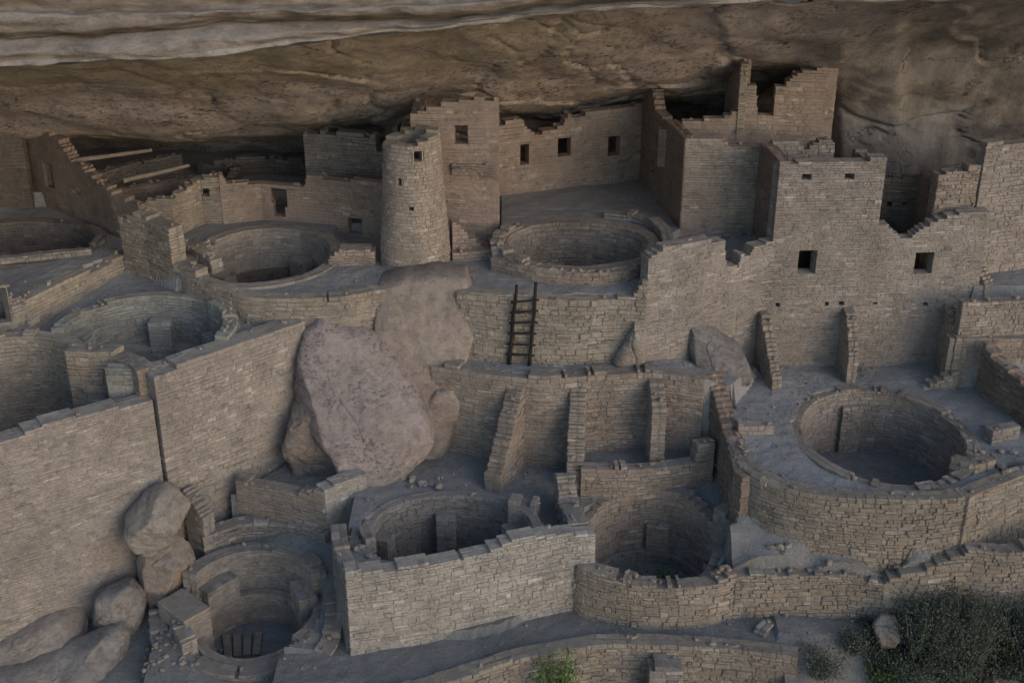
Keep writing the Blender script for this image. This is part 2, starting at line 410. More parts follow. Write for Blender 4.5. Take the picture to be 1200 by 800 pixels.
def line_pt(P, S, s, inn=0, side=1):
    i = 0
    while i < len(P) - 2 and s > S[i + 1]: i += 1
    l = S[i + 1] - S[i]; u = (s - S[i]) / l; ex, ey = (P[i + 1][0] - P[i][0]) / l, (P[i + 1][1] - P[i][1]) / l
    return (P[i][0] + ex * l * u - ey * side * inn, P[i][1] + ey * l * u + ex * side * inn)
def opening_frame(P, S, a, b, c, d, th, parent, mat, side):
    """earth-lined reveal of an opening, with its stone sill and wooden lintel"""
    mb = MB(); t = .022
    def slab(s0, s1, z0, z1, d0, d1, mbb=mb, m=0):
        A, B_, Cc, D = line_pt(P, S, s0, d0, side), line_pt(P, S, s1, d0, side), line_pt(P, S, s1, d1, side), line_pt(P, S, s0, d1, side)
        mbb.prism8([(A[0], A[1], z0), (B_[0], B_[1], z0), (Cc[0], Cc[1], z0), (D[0], D[1], z0), (A[0], A[1], z1), (B_[0], B_[1], z1), (Cc[0], Cc[1], z1), (D[0], D[1], z1)], m)
    c0 = c - .03; d0 = d + .01; V = []
    for dep in (.012, th - .01):
        for (sa, sb, za, zb) in ((a - .004, b + .004, c0, d0), (a + t, b - t, c0 + t, d0 - t)):
            for sx, zx in ((sa, za), (sb, za), (sb, zb), (sa, zb)):
                g_ = line_pt(P, S, sx, dep, side); V.append((g_[0], g_[1], zx))
    Fc = []
    for k in range(4):
        k2 = (k + 1) % 4
        Fc += [(k, k2, k2 + 4, k + 4), (k + 8, k + 12, k2 + 12, k2 + 8), (k + 4, k2 + 4, k2 + 12, k + 12), (k, k + 8, k2 + 8, k2)]
    mb.add(V, Fc)
    name = 'doorway' if d - c > .75 else 'window'
    w_ = mb.build(name, [mor(mat)], parent)
    mb2 = MB(); slab(a - .05, b + .05, c0 - .02, c + .022, -.018, th - .02, mb2); s_ = mb2.build('sill', [M[mat]]); s_.parent = w_
    mb3 = MB(); slab(a - .07, b + .07, d - .012, d + .045, -.012, th - .02, mb3); l_ = mb3.build('lintel', [M['wood']]); l_.parent = w_

def smooth_poly(P, k=5):
    """Catmull-Rom through plan points"""
    out = []
    for i in range(len(P) - 1):
        p0 = P[max(0, i - 1)]; p1 = P[i]; p2 = P[i + 1]; p3 = P[min(len(P) - 1, i + 2)]
        for j in range(k):
            t = j / k; f = lambda a, b, c, d: .5 * (2 * b + (c - a) * t + (2 * a - 5 * b + 4 * c - d) * t * t + (3 * b - a - 3 * c + d) * t ** 3)
            out.append((f(p0[0], p1[0], p2[0], p3[0]), f(p0[1], p1[1], p2[1], p3[1])))
    out.append(P[-1]); return out

# ------------------------------------------------------------------ ground: one sheet stepped into terraces
def kv(l_, r_, pb, zb, pf, zf, fz, rz, dz, th, dy=0):   # from the pixel extents of the inner opening
    mid = (l_ + r_) / 2; y1 = G(mid, pb, zb)[1]; y0 = G(mid, pf, zf)[1]; cy = (y0 + y1) / 2 + dy
    pc = (pb + pf) / 2; dd = (H - (zb + zf) / 2) / (sp - (400 - pc) / F * cp)
    return (dd * (mid - 600) / F, cy, dd * (r_ - l_) / 2 / F, (y1 - y0) / 2, fz, rz, dz, th)
KIVAS = {  # centre x, y, rx, ry (inner), floor z, rim z, rise of rim towards the back, ring thickness
 'K1': kv(433, 625, 578, 1.9, 650, 2.2, .2, 2.05, -.2, .25),
 'K2': kv(690, 836, 576, 1.5, 684, .95, -.55, 1.12, .48, .36),
 'K3': kv(595, 760, 262, 6.5, 313, 6.4, 5.0, 6.50, .03, .32),
 'K4': kv(232, 386, 269, 6.0, 334, 6.0, 4.3, 6.02, .0, .32),
 'K5': kv(-70, 110, 261, 6.0, 308, 5.9, 4.6, 6.0, .06, .3),
 'K6': kv(74, 264, 346, 5.55, 428, 5.3, 3.6, 5.45, .1, .3),
 'K7': kv(-90, 85, 394, 5.35, 500, 5.0, 2.5, 5.35, .05, .36),
 'K8': kv(943, 1130, 459, 3.1, 566, 3.0, 1.35, 3.08, .08, .30),
 'K9': kv(222, 367, 650, .6, 786, -.5, -1.2, .05, .45, .38)}
def pp(*pts):   # pixel+z triples, or ('p',x,y,z)
    return [(q[1], q[2], q[3]) if q[0] == 'p' else (*G(*q), q[2]) for q in pts]
def q(x, y, z): return ('p', x, y, z)
BW_B, BW_S = G(356, 378, 5.4), G(175, 440, 5.4)
BW_A = G(0, 520, ZY(470, BW_S[1]))
print('BW', BW_A, BW_S, BW_B, ZY(470, BW_S[1]), {k: tuple(round(a, 2) for a in v) for k, v in KIVAS.items()})
TERR = [
 # left slope in front of the long wall
 pp(q(-18, 18.5, -1.8), q(-8.0, 18.5, -1.7), q(-7.95, 24.2, -.8), q(-7.8, 26.2, -.2), q(-5.2, 29.8, .6), q(-8.55, 26.9, -.35), q(-11.4, 24.9, -.75), q(-18, 20, -1.6)),
 # pit of rubble beside the lowest kiva
 pp(q(-8.6, 22.0, -.9), q(-5.3, 21.9, -.7), q(-5.4, 23.5, -.5), q(-7.4, 24.7, .0), q(-8.3, 24.6, -.2)),
 # shelf behind the lowest kiva
 pp(q(-8.0, 24.3, .1), q(-7.0, 23.5, .0), q(-4.2, 23.3, .0), q(-3.85, 26.9, .9), q(-5.2, 27.3, 1.0), q(-7.3, 27.5, .7), q(-7.9, 26.6, .4)),
 # behind the dark room wall
 pp(q(-7.1, 27.5, 1.6), q(-3.7, 26.9, 1.75), q(-3.3, 29.9, 1.8), q(-5.3, 29.8, 1.6)),
 # lower terrace
 pp(q(-3.75, 23.45, 2.1), q(-1.5, 24.0, 2.0), q(1.4, 25.2, 1.8), q(2.0, 24.9, 1.2), q(3.3, 24.45, .8), q(4.8, 25.0, 1.0), q(5.35, 25.6, 1.2), q(5.45, 29.4, 1.75), q(-1.4, 29.7, 1.75), q(-3.9, 29.7, 1.8), q(-4.0, 27, 1.9)),
 # raised floor of the two right-hand rooms
 pp(q(1.7, 27.85, 1.95), q(5.2, 28.2, 1.95), q(5.2, 29.4, 1.95), q(1.7, 29.4, 1.95)),
 # ladder terrace
 pp(q(-1.7, 29.65, 4.15), q(0, 29.2, 4.2), q(2, 29.12, 4.2), q(3.5, 29.35, 4.2), q(4.9, 28.9, 4.15), q(5.5, 29.1, 3.8), q(6.9, 30.1, 3.3), q(6.9, 31.6, 3.3), q(3.6, 30.4, 4.2), q(-1.7, 30.9, 4.2)),
 # big kiva terrace on the right with the two open rooms
 pp(q(5.55, 28.9, 3.2), q(5.6, 26.6, 3.0), q(6.1, 25.9, 2.95), q(7.8, 25.35, 2.95), q(9.6, 25.2, 2.95), q(10.9, 25.5, 2.95), q(12.2, 26.8, 2.95), q(18, 28.6, 2.9), q(18, 30.6, 3.1), q(12, 30.5, 3.1), q(11.9, 32.2, 3.2), q(6.9, 32.2, 3.25), q(6.6, 30.8, 3.3)),
 # right-hand floors
 pp(q(11.75, 30.6, 4.45), q(18, 30.6, 4.45), q(18, 32.0, 4.5), q(12.3, 32.0, 4.5)),
 pp(q(12.45, 31.9, 5.45), q(18, 31.9, 5.45), q(18, 35, 5.5), q(12.5, 32.9, 5.45)),
 # terrace of the left kivas
 pp(q(-18, 20.2, 4.7), q(-11.5, 24.8, 4.3), q(-10, 25.95, 4.35), q(-8.75, 26.85, 4.4), q(-8.3, 27.1, 4.9), q(-5.4, 29.75, 5.1), q(-5.3, 31, 5.1), q(-7.3, 29.9, 5.35), q(-8.8, 31.2, 5.5), q(-8.8, 33.4, 5.6), q(-10.8, 33.6, 5.6), q(-18, 33, 5.4)),
 # left upper terrace
 pp(q(-18, 30.4, 5.7), (-60, 378, 5.12), q(*G(40, 368, 5.4), 5.97), q(*G(56, 356, 5.4), 5.97), q(*G(90, 339, 5.4), 5.97), q(*G(115, 325, 5.5), 5.97), q(*G(137, 301, 5.85), 5.97), q(-10.9, 33.8, 5.85), q(-9.4, 34.6, 5.9), q(-10, 37, 6.1), q(-18, 37, 6.1)),
 # pit of the kiva behind the long wall
 pp(q(-18, 21.5, 2.35), q(-12, 25.0, 2.35), q(-11.2, 25.1, 2.35), q(BW_S[0] - .2, BW_S[1] + .18, 2.35), q(*G(158, 442, 5.25), 2.35), q(*G(146, 434, 5.25), 2.35), q(*G(128, 426, 5.25), 2.35), q(*G(104, 423, 5.25), 2.35), q(*G(76, 420, 5.25), 2.35), q(-11.4, 29.2, 2.35), q(-18, 27.5, 2.35)),
 # upper terrace
 pp(q(-10.7, 33.4, 5.9), q(-8.85, 31.35, 5.95), q(-8.45, 31.0, 5.97), q(-7.65, 30.35, 5.98), q(-6.65, 29.85, 6), q(-5, 29.95, 6), q(-3.3, 30.3, 6), q(-1.7, 30.6, 6), q(-.85, 30.2, 6), q(.9, 29.95, 6), q(2.3, 30.05, 6), q(3.3, 30.1, 6.05), q(5, 30.75, 6.35), q(6.6, 31.7, 6.4), q(6.8, 33.3, 6.45), q(4, 38.5, 6.5), q(-.3, 36.8, 6.5), q(-9.6, 37.5, 5.95)),
 # court
 pp(q(-.35, 33.9, 6.5), q(-.5, 31.9, 6.45), q(.4, 31.15, 6.45), q(1.8, 30.95, 6.45), q(3.1, 31.2, 6.45), q(4.8, 33.6, 6.5), q(4.0, 38.2, 6.5), q(-.4, 36.6, 6.5)),
 pp(q(-5.1, 34.0, 5.8), q(-3.7, 33.0, 5.82), q(-3.3, 34.6, 5.82), q(-5.0, 35.2, 5.8)),
 # inside the tower block
 pp(q(6.75, 32.1, 5.0), q(12.4, 32.1, 5.0), q(12.4, 33.8, 5.0), q(6.7, 33.4, 5.0)),
 # upper floors behind the block house
 pp(q(5.3, 34.3, 8.1), q(6.75, 34.0, 8.1), q(8.9, 33.7, 8.2), q(9.1, 38.5, 8.3), q(4.9, 38.5, 8.1)),
 # gravel slope under the big kiva
 pp(q(5.2, 25.7, 1.9), q(5.6, 26.3, 2.2), q(7, 25.5, 2.25), q(9.5, 25.4, 2.2), q(11.2, 25.4, 1.5), q(10.6, 24.75, .7), q(8.8, 24.8, 1.05), q(7, 24.8, 1.12), q(5.1, 24.9, 1.15)),
 # deep back of the cave
 pp(q(-30, 37, 6.2), q(-.3, 37, 6.4), q(4, 38.4, 6.5), q(20, 36, 6.0), q(20, 50, 6.5), q(-30, 50, 6.5)),
]
def inside(P, x, y):
    c = False; j = len(P) - 1
    for i in range(len(P)):
        if (P[i][1] > y) != (P[j][1] > y) and x < (P[j][0] - P[i][0]) * (y - P[i][1]) / (P[j][1] - P[i][1]) + P[i][0]: c = not c
        j = i
    return c
BB = [(min(a[0] for a in P), max(a[0] for a in P), min(a[1] for a in P), max(a[1] for a in P)) for P in TERR]
FRONT = lerpf([(-3.0, 21.9), (-1.43, 22.25), (.3, 23.05), (1.9, 23.75), (5.1, 23.5), (6.7, 23.2), (9, 24), (12, 25), (18, 27)])  # lowest retaining wall, y(x)
def base_z(x, y):
    if x < -3.5:
        z = min(0, -(22.3 - y) * .9) if y < 22.3 else 0
        if x < -8: z = -2.2 - max(0, 24 - y) * .5
        return z
    fy = FRONT(x)
    if x > 6.2:      # the ground falls away to the right into brush
        z = .1 - (x - 6.2) * .10 - max(0, fy + .6 - y) * .55
        z += max(0, min(1.4, (y - 24.9) * 1.2)) if x < 12 else 0
        return z
    if y > fy: return 0
    return -1.6 - (fy - y) * .5
def ground_z(x, y, nzs=True):
    z = None
    for P, b in zip(reversed(TERR), reversed(BB)):
        if b[0] <= x <= b[1] and b[2] <= y <= b[3] and inside(P, x, y):
            ws = zs = 0
            for a in P:
                w_ = 1 / ((a[0] - x) ** 2 + (a[1] - y) ** 2 + .02) ; ws += w_; zs += w_ * a[2]
            z = zs / ws; break
    if z is None: z = base_z(x, y)
    for k, (cx, cy, rx, ry, fz, rz, dz, th) in KIVAS.items():
        r = math.hypot((x - cx) / (rx + .2), (y - cy) / (ry + .2))
        if r < 1: z = fz; break
    if nzs: z += .035 * noise.noise(Vector((x * 1.1, y * 1.1, 0))) + .015 * noise.noise(Vector((x * 4, y * 4, 5)))
    return z
def axis(lo, hi, step, far):
    a = [lo + step * i for i in range(int(round((hi - lo) / step)) + 1)]
    out = [];d = step
    v = lo
    while v > -far: d *= 1.5; v -= d; out.append(v)
    out = out[::-1] + a; d = step; v = hi
    while v < far: d *= 1.5; v += d; out.append(v)
    return out
gx = axis(-17, 17, .1, 900); gy = axis(20.5, 44, .1, 900)
V = []; 
for y in gy:
    for x in gx:
        if -17.01 <= x <= 17.01 and 20.45 <= y <= 44.05: V.append((x, y, ground_z(x, y)))
        else:
            xc, yc = min(17, max(-17, x)), min(44, max(20.5, y)); z = ground_z(xc, yc, False)
            if y < 20.5: z = max(-60, z - (20.5 - y) * .9)
            V.append((x, y, z))
nxn = len(gx); Fs = [(j * nxn + i, j * nxn + i + 1, (j + 1) * nxn + i + 1, (j + 1) * nxn + i) for j in range(len(gy) - 1) for i in range(nxn - 1)]
m, n, l, b = new_mat('trodden_earth')
col = ramp(n, l, nz(n, l, .7, 8, .65), [(.3, (.235, .23, .232)), (.7, (.335, .325, .322))])
col = mix(n, l, col, ramp(n, l, nz(n, l, 18, 6, .75), [(.3, .72), (.7, 1.2)]), 1.0, 'MULTIPLY')
col = mix(n, l, col, (.36, .305, .26), ramp(n, l, nz(n, l, 1.8, 6, .7), [(.55, 0), (.72, .45)]))
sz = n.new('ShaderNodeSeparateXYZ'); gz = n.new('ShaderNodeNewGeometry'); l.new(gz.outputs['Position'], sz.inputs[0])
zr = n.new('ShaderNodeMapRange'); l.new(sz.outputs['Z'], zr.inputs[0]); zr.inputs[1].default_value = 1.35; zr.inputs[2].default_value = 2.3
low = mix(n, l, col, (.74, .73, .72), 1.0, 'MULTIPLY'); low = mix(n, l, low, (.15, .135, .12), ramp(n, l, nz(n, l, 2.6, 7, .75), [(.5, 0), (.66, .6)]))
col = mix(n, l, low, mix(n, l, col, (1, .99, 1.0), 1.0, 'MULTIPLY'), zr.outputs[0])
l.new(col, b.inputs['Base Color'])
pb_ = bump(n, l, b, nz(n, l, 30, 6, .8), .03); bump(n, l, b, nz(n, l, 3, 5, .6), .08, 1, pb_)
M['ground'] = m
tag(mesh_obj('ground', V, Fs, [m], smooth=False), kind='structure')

# ------------------------------------------------------------------ cliff: alcove ceiling and back wall, and the overhanging brow
COLS = [  # px : [(py, Y)...] from the brow down
 (-700, [(95, 24), (110, 24), (140, 24), (175, 24), (178, 24), (200, 24), (230, 24), (500, 24)]),  # unseen left end, curved forward to block sky light from the left
 (-420, [(90, 29), (108, 29.5), (138, 30), (170, 30.5), (176, 31), (198, 31), (230, 31), (400, 31)]),
 (-220, [(85, 30), (105, 32), (135, 34.5), (167, 36.5), (172, 38), (190, 40), (215, 40), (300, 41)]),
 (-100, [(78, 30), (100, 32), (130, 34.5), (163, 37), (166, 40), (185, 42), (210, 42.5), (300, 43)]),
 (0, [(76, 30), (98, 32), (130, 34.5), (163, 37), (166, 40), (185, 42), (210, 42.5), (300, 43)]),
 (90, [(72, 30), (96, 32), (125, 34.3), (160, 37), (163, 40), (185, 42), (210, 42.5), (300, 43)]),
 (180, [(66, 30), (92, 32), (125, 34.3), (161, 37), (165, 40), (185, 42), (210, 42.5), (300, 43)]),
 (230, [(63, 30), (90, 32), (125, 34.3), (165, 37), (168, 40), (185, 42), (210, 42.5), (300, 43)]),
 (350, [(52, 30), (84, 32), (120, 34.5), (160, 37.2), (165, 39.4), (185, 41), (210, 42), (300, 43)]),
 (390, [(46, 30), (80, 32), (115, 34.5), (150, 37.2), (158, 38.4), (185, 40), (210, 41), (300, 43)]),
 (450, [(40, 30), (75, 32), (110, 34.5), (142, 36.8), (155, 38), (180, 39), (210, 40), (300, 42)]),
 (520, [(33, 30), (65, 32), (95, 34.2), (118, 36), (135, 38), (160, 39), (210, 40), (300, 42)]),
 (590, [(26, 30), (60, 32), (95, 34.6), (122, 37), (140, 39.3), (160, 40), (210, 40.5), (300, 42)]),
 (700, [(12, 30), (50, 32.5), (90, 35.2), (122, 38), (135, 39.8), (160, 40.3), (210, 41), (300, 42)]),
 (760, [(6, 30), (45, 32.8), (85, 35.5), (105, 37.2), (125, 39.5), (160, 41), (210, 41), (300, 42)]),
 (850, [(3, 30), (40, 33), (75, 35.6), (95, 37.3), (120, 39.5), (160, 41), (210, 41), (300, 42)]),
 (930, [(2, 30), (35, 32.8), (62, 34.8), (80, 36.3), (110, 38.8), (160, 39.5), (200, 39.5), (300, 41)]),
 (985, [(1, 30), (30, 32.4), (60, 34.2), (90, 35.6), (130, 36.6), (165, 36.6), (200, 36.4), (300, 36.5)]),
 (1050, [(-1, 30), (30, 32.6), (60, 34.6), (110, 36), (160, 36.4), (195, 35.6), (225, 35.2), (300, 36)]),
 (1065, [(-1, 30), (30, 33.2), (60, 35.2), (110, 36.4), (160, 36.6), (195, 36.1), (225, 36), (300, 36.4)]),
 (1120, [(-4, 30), (25, 33.0), (60, 35.4), (120, 36.9), (150, 37.3), (190, 37.4), (225, 37.2), (300, 38)]),
 (1200, [(-8, 30.5), (20, 33), (60, 35.5), (120, 37), (165, 37.6), (200, 38), (225, 38), (300, 38)]),
 (1300, [(-12, 30.5), (20, 33), (60, 35.5), (120, 37), (165, 37.4), (200, 37.6), (225, 37.6), (300, 37.6)]),
 (1900, [(-20, 30), (20, 32), (60, 34), (120, 35), (165, 35), (200, 35), (225, 35), (300, 35)])]
def col_at(px):
    for (a, ca), (b_, cb) in zip(COLS[:-1], COLS[1:]):
        if px <= b_:
            u = (px - a) / (b_ - a); u = max(0, u)
            return [(p[0] * (1 - u) + r_[0] * u, p[1] * (1 - u) + r_[1] * u) for p, r_ in zip(ca, cb)]
def fract(p, oct=6, lac=2.1, g=.5):
    a = 1; s = 0
    for _ in range(oct): s += a * noise.noise(p); p = p * lac; a *= g
    return s
V = []; px = -700; xs = []
while px <= 1900:
    xs.append(px); px += 5 if -20 <= px < 1220 else 40
NR = 26
for px in xs:
    c_ = col_at(px); P3 = [PY(px, a, y) for a, y in c_]
    for k in range(len(P3) - 1):
        p0, p1, p2, p3 = P3[max(0, k - 1)], P3[k], P3[k + 1], P3[min(len(P3) - 1, k + 2)]
        for j in range(NR if k < len(P3) - 2 else NR + 1):
            t = j / NR; v = p1.lerp(p2, t) * .45 + .55 * (.5 * (2 * p1 + (p2 - p0) * t + (2 * p0 - 5 * p1 + 4 * p2 - p3) * t * t + (3 * p1 - p0 - 3 * p2 + p3) * t ** 3))
            s = Vector((v.x * .35, v.y * .17, v.z * .5))
            d = .30 * fract(s, 4, 2.1, .42) + .05 * fract(s * 3.1 + Vector((5, 1, 2)), 5) + .03 * noise.noise(Vector((v.x * .4, v.y * .4, v.z * 2)))
            wv = Vector((v.x * .28, v.y * .16, v.z * .35)) + Vector((noise.noise(s * 1.7), noise.noise(s * 1.7 + Vector((9, 0, 0))), 0)) * .55
            vo = noise.voronoi(wv)[0]; e_ = vo[1] - vo[0]; cell = noise.cell(noise.voronoi(wv)[1][0] * 3.1)
            d += .07 * cell + (.16 * max(0, 1 - e_ / .03) if noise.noise(s * .8 + Vector((3, 3, 3))) > -.05 else 0)
            V.append((v.x, v.y + d, v.z + d * .35))
nr = (len(COLS[0][1]) - 1) * NR + 1
Fs = [(i * nr + j, i * nr + j + 1, (i + 1) * nr + j + 1, (i + 1) * nr + j) for i in range(len(xs) - 1) for j in range(nr - 1)]
tag(mesh_obj('cliff', V, Fs, [M['ceiling']], smooth=True), kind='structure')
# brow: (px, py of lower edge, py of the crease above it, py of the ledge higher up)
BR = [(-700, 110, 80, 50), (0, 78, 45, 12), (120, 71, 41, 14), (260, 63, 28, 10), (400, 47, 26, 6), (480, 38, 22, 4), (520, 34, 22, 2), (640, 19, 8, -6), (760, 8, -2, -14), (900, 3, -7, -20), (1060, 1, -10, -22), (1200, -4, -16, -28), (1900, -30, -50, -70)]
def br_at(px):
    for a, b_ in zip(BR[:-1], BR[1:]):
        if px <= b_[0]:
            u = (px - a[0]) / (b_[0] - a[0]); return [a[i] * (1 - u) + b_[i] * u for i in (1, 2, 3)]
V = []; fm = []
for px in xs:
    e, c_, t_ = br_at(px)
    dist = 29.0
    A = [PY(px, e, 31.6) + Vector((0, 0, .55)), PY(px, e + 1, 30.4) + Vector((0, 0, .12)), PY(px, e, 29.0), PY(px, e - 4, 28.9), PY(px, (e + c_) / 2, 28.8), PY(px, c_ + 2, 29.1), PY(px, c_ - 1, 29.35), PY(px, c_ - 6, 28.9), PY(px, t_ + 3, 28.8), PY(px, t_, 29.3), PY(px, t_ - 30, 29.0), PY(px, t_ - 120, 30), PY(px, t_ - 200, 31)]
    top = A[-1]; A += [top + Vector((0, 1, 12)), top + Vector((0, 6, 40))]
    for k in range(len(A) - 1):
        p0, p1, p2, p3 = A[max(0, k - 1)], A[k], A[k + 1], A[min(len(A) - 1, k + 2)]
        for j in range(6 if k < len(A) - 2 else 7):
            t = j / 6; v = p1.lerp(p2, t) * .5 + .5 * (.5 * (2 * p1 + (p2 - p0) * t + (2 * p0 - 5 * p1 + 4 * p2 - p3) * t * t + (3 * p1 - p0 - 3 * p2 + p3) * t ** 3))
            s = Vector((v.x * .22, v.y * .3, v.z * 1.5)); d = .20 * fract(s, 6) + .10 * fract(Vector((v.x * .9, v.y * .9, v.z * 2.2)), 5) + .05 * noise.noise(Vector((v.x * 2, v.y * 2, v.z * 6)))
            V.append((v.x, v.y + d, v.z + d * .25 + .05 * noise.noise(Vector((v.x * 1.3, 0, 0)))))
nr = (len(A) - 1) * 6 + 1
Fs = []; fm = []
for i in range(len(xs) - 1):
    for j in range(nr - 1): Fs.append((i * nr + j, (i + 1) * nr + j, (i + 1) * nr + j + 1, i * nr + j + 1)); fm.append(1 if 10 <= j < 19 else 0)
tag(mesh_obj('cliff_brow', V, Fs, [M['brow'], M['lip']], fmat=fm, smooth=True), kind='structure')
# land on top of the cliff, reaching back behind the alcove
V = [(-300, 36, 57), (300, 36, 57), (300, 400, 60), (-300, 400, 60)]
tag(mesh_obj('mesa_top', V, [(0, 1, 2, 3)], [M['ground']]), kind='structure')

# ------------------------------------------------------------------ rocks
def rock_outline(name, px_pts, Y, front, back, mat, label, cat='boulder', tilt=0, rough=.12, group=None, nr=34, na=130, flat=.6, facet=.0, cutn=9, sharp=0, planes=()):
    """a solid boulder: its outline stands at depth Y and the stone bulges in front of and behind it"""
    ring = [PY(a, b_, Y) for a, b_ in px_pts]
    n_ = len(ring); cen = sum(ring, Vector()) / n_
    per = []; 
    for k in range(na):
        u = k / na * n_; i = int(u); t = u - i
        p0, p1, p2, p3 = ring[i - 1], ring[i % n_], ring[(i + 1) % n_], ring[(i + 2) % n_]
        cr = .5 * (2 * p1 + (p2 - p0) * t + (2 * p0 - 5 * p1 + 4 * p2 - p3) * t * t + (3 * p1 - p0 - 3 * p2 + p3) * t ** 3)
        per.append(p1.lerp(p2, t) if sharp else p1.lerp(p2, t) * .6 + cr * .4)
    zmid = cen.z; hh = max(p.z for p in ring) - min(p.z for p in ring)
    V = []
    for sgn, D in ((-1, front), (1, back)):
        for r_ in range(nr + 1):
            rr = 1 - r_ / nr if sgn < 0 else r_ / nr
            for k in range(na):
                p = cen.lerp(per[k], rr); bulge = D * (1 - rr ** 2.6) ** flat
                v = Vector((p.x, p.y + sgn * bulge + tilt * (p.z - zmid), p.z))
                V.append(v)
            if rr == 1 and sgn < 0: pass
    cuts = []
    for _ in range(cutn):
        nv = Vector((rnd.gauss(0, .8), -abs(rnd.gauss(.7, .5)), rnd.gauss(.2, .7))).normalized(); sup = max((v - cen).dot(nv) for v in V)
        cuts.append((nv, sup * rnd.uniform(.6, .88)))
    for nx_, ny_, nz_, fr_ in planes:
        nv = Vector((nx_, ny_, nz_)).normalized(); cuts.append((nv, max((v - cen).dot(nv) for v in V) * fr_))
    for i_, v in enumerate(V):
        for nv, of in cuts:
            dd = (v - cen).dot(nv)
            if dd > of: v = v - nv * (dd - of) * .95
        V[i_] = v
    # order: front outer(1)->centre(0), back centre->outer ; stitch
    rows = []
    fr = [V[i * na:(i + 1) * na] for i in range(nr + 1)]; bk = [V[(nr + 1 + i) * na:(nr + 2 + i) * na] for i in range(nr + 1)]
    rows = fr[::-1] + bk[::-1][1:]      # centre front -> rim -> centre back
    out = []; sd_ = rnd.uniform(0, 50)
    for row in rows:
        for v in row:
            s = Vector((v.x * 1.1 + sd_, v.y * 1.1, v.z * 1.1)); d = rough * fract(s, 7, 2.2, .52) + .02 * noise.noise(Vector((v.x * .8, v.y * .8, v.z * 9 + sd_))) - .03 * max(0, 1 - abs(noise.noise(s * 1.1 + Vector((7, 7, 7)))) / .03)
            if facet:
                cell = noise.voronoi(Vector((v.x * .9 + sd_, v.y * .9, v.z * .9)))[0]; d += facet * (cell[1] - cell[0] - .3)
            e = (v - cen); e.normalize() if e.length > 1e-6 else None
            out.append(v + e * d + Vector((0, -.3 * d, 0)))
    Fs = [(i * na + k, (i + 1) * na + k, (i + 1) * na + (k + 1) % na, i * na + (k + 1) % na) for i in range(len(rows) - 1) for k in range(na)]
    o = mesh_obj(name, out, Fs, [M[mat]], smooth=True); return tag(o, label, cat, group)
def rock(name, x, y, z, a, b_, h, mat, label, group=None, cat='stone', parent=None, seg=14):
    V = []; sd_ = rnd.uniform(0, 90); rz = rnd.uniform(0, 6.28); ca, sa = math.cos(rz), math.sin(rz)
    for i in range(seg + 1):
        ph = math.pi * i / seg
        for k in range(seg * 2):
            th = math.pi * k / seg; u = Vector((math.sin(ph) * math.cos(th), math.sin(ph) * math.sin(th), math.cos(ph)))
            c_ = noise.voronoi(u * 1.15 + Vector((sd_, 0, 0)))[0]; d = 1 + .30 * (c_[1] - c_[0]) - .12 + .12 * noise.noise(u * 2.6 + Vector((sd_, 3, 1)))
            u = u * d; qx, qy = u.x * a * .5, u.y * b_ * .5
            V.append((x + qx * ca - qy * sa, y + qx * sa + qy * ca, z + (u.z * .5 + .42) * h))
    cen = Vector((x, y, z + .42 * h)); V = [Vector(v) for v in V]
    for _ in range(9):
        nv = Vector((rnd.gauss(0, 1), rnd.gauss(0, 1), rnd.gauss(0, 1))).normalized(); sup = max((v - cen).dot(nv) for v in V) * rnd.uniform(.55, .85)
        V = [v - nv * ((v - cen).dot(nv) - sup) if (v - cen).dot(nv) > sup else v for v in V]
    n2 = seg * 2; Fs = [(i * n2 + k, (i + 1) * n2 + k, (i + 1) * n2 + (k + 1) % n2, i * n2 + (k + 1) % n2) for i in range(seg) for k in range(n2)]
    return tag(mesh_obj(name, V, Fs, [M[mat]], parent, smooth=False), label, cat, group)

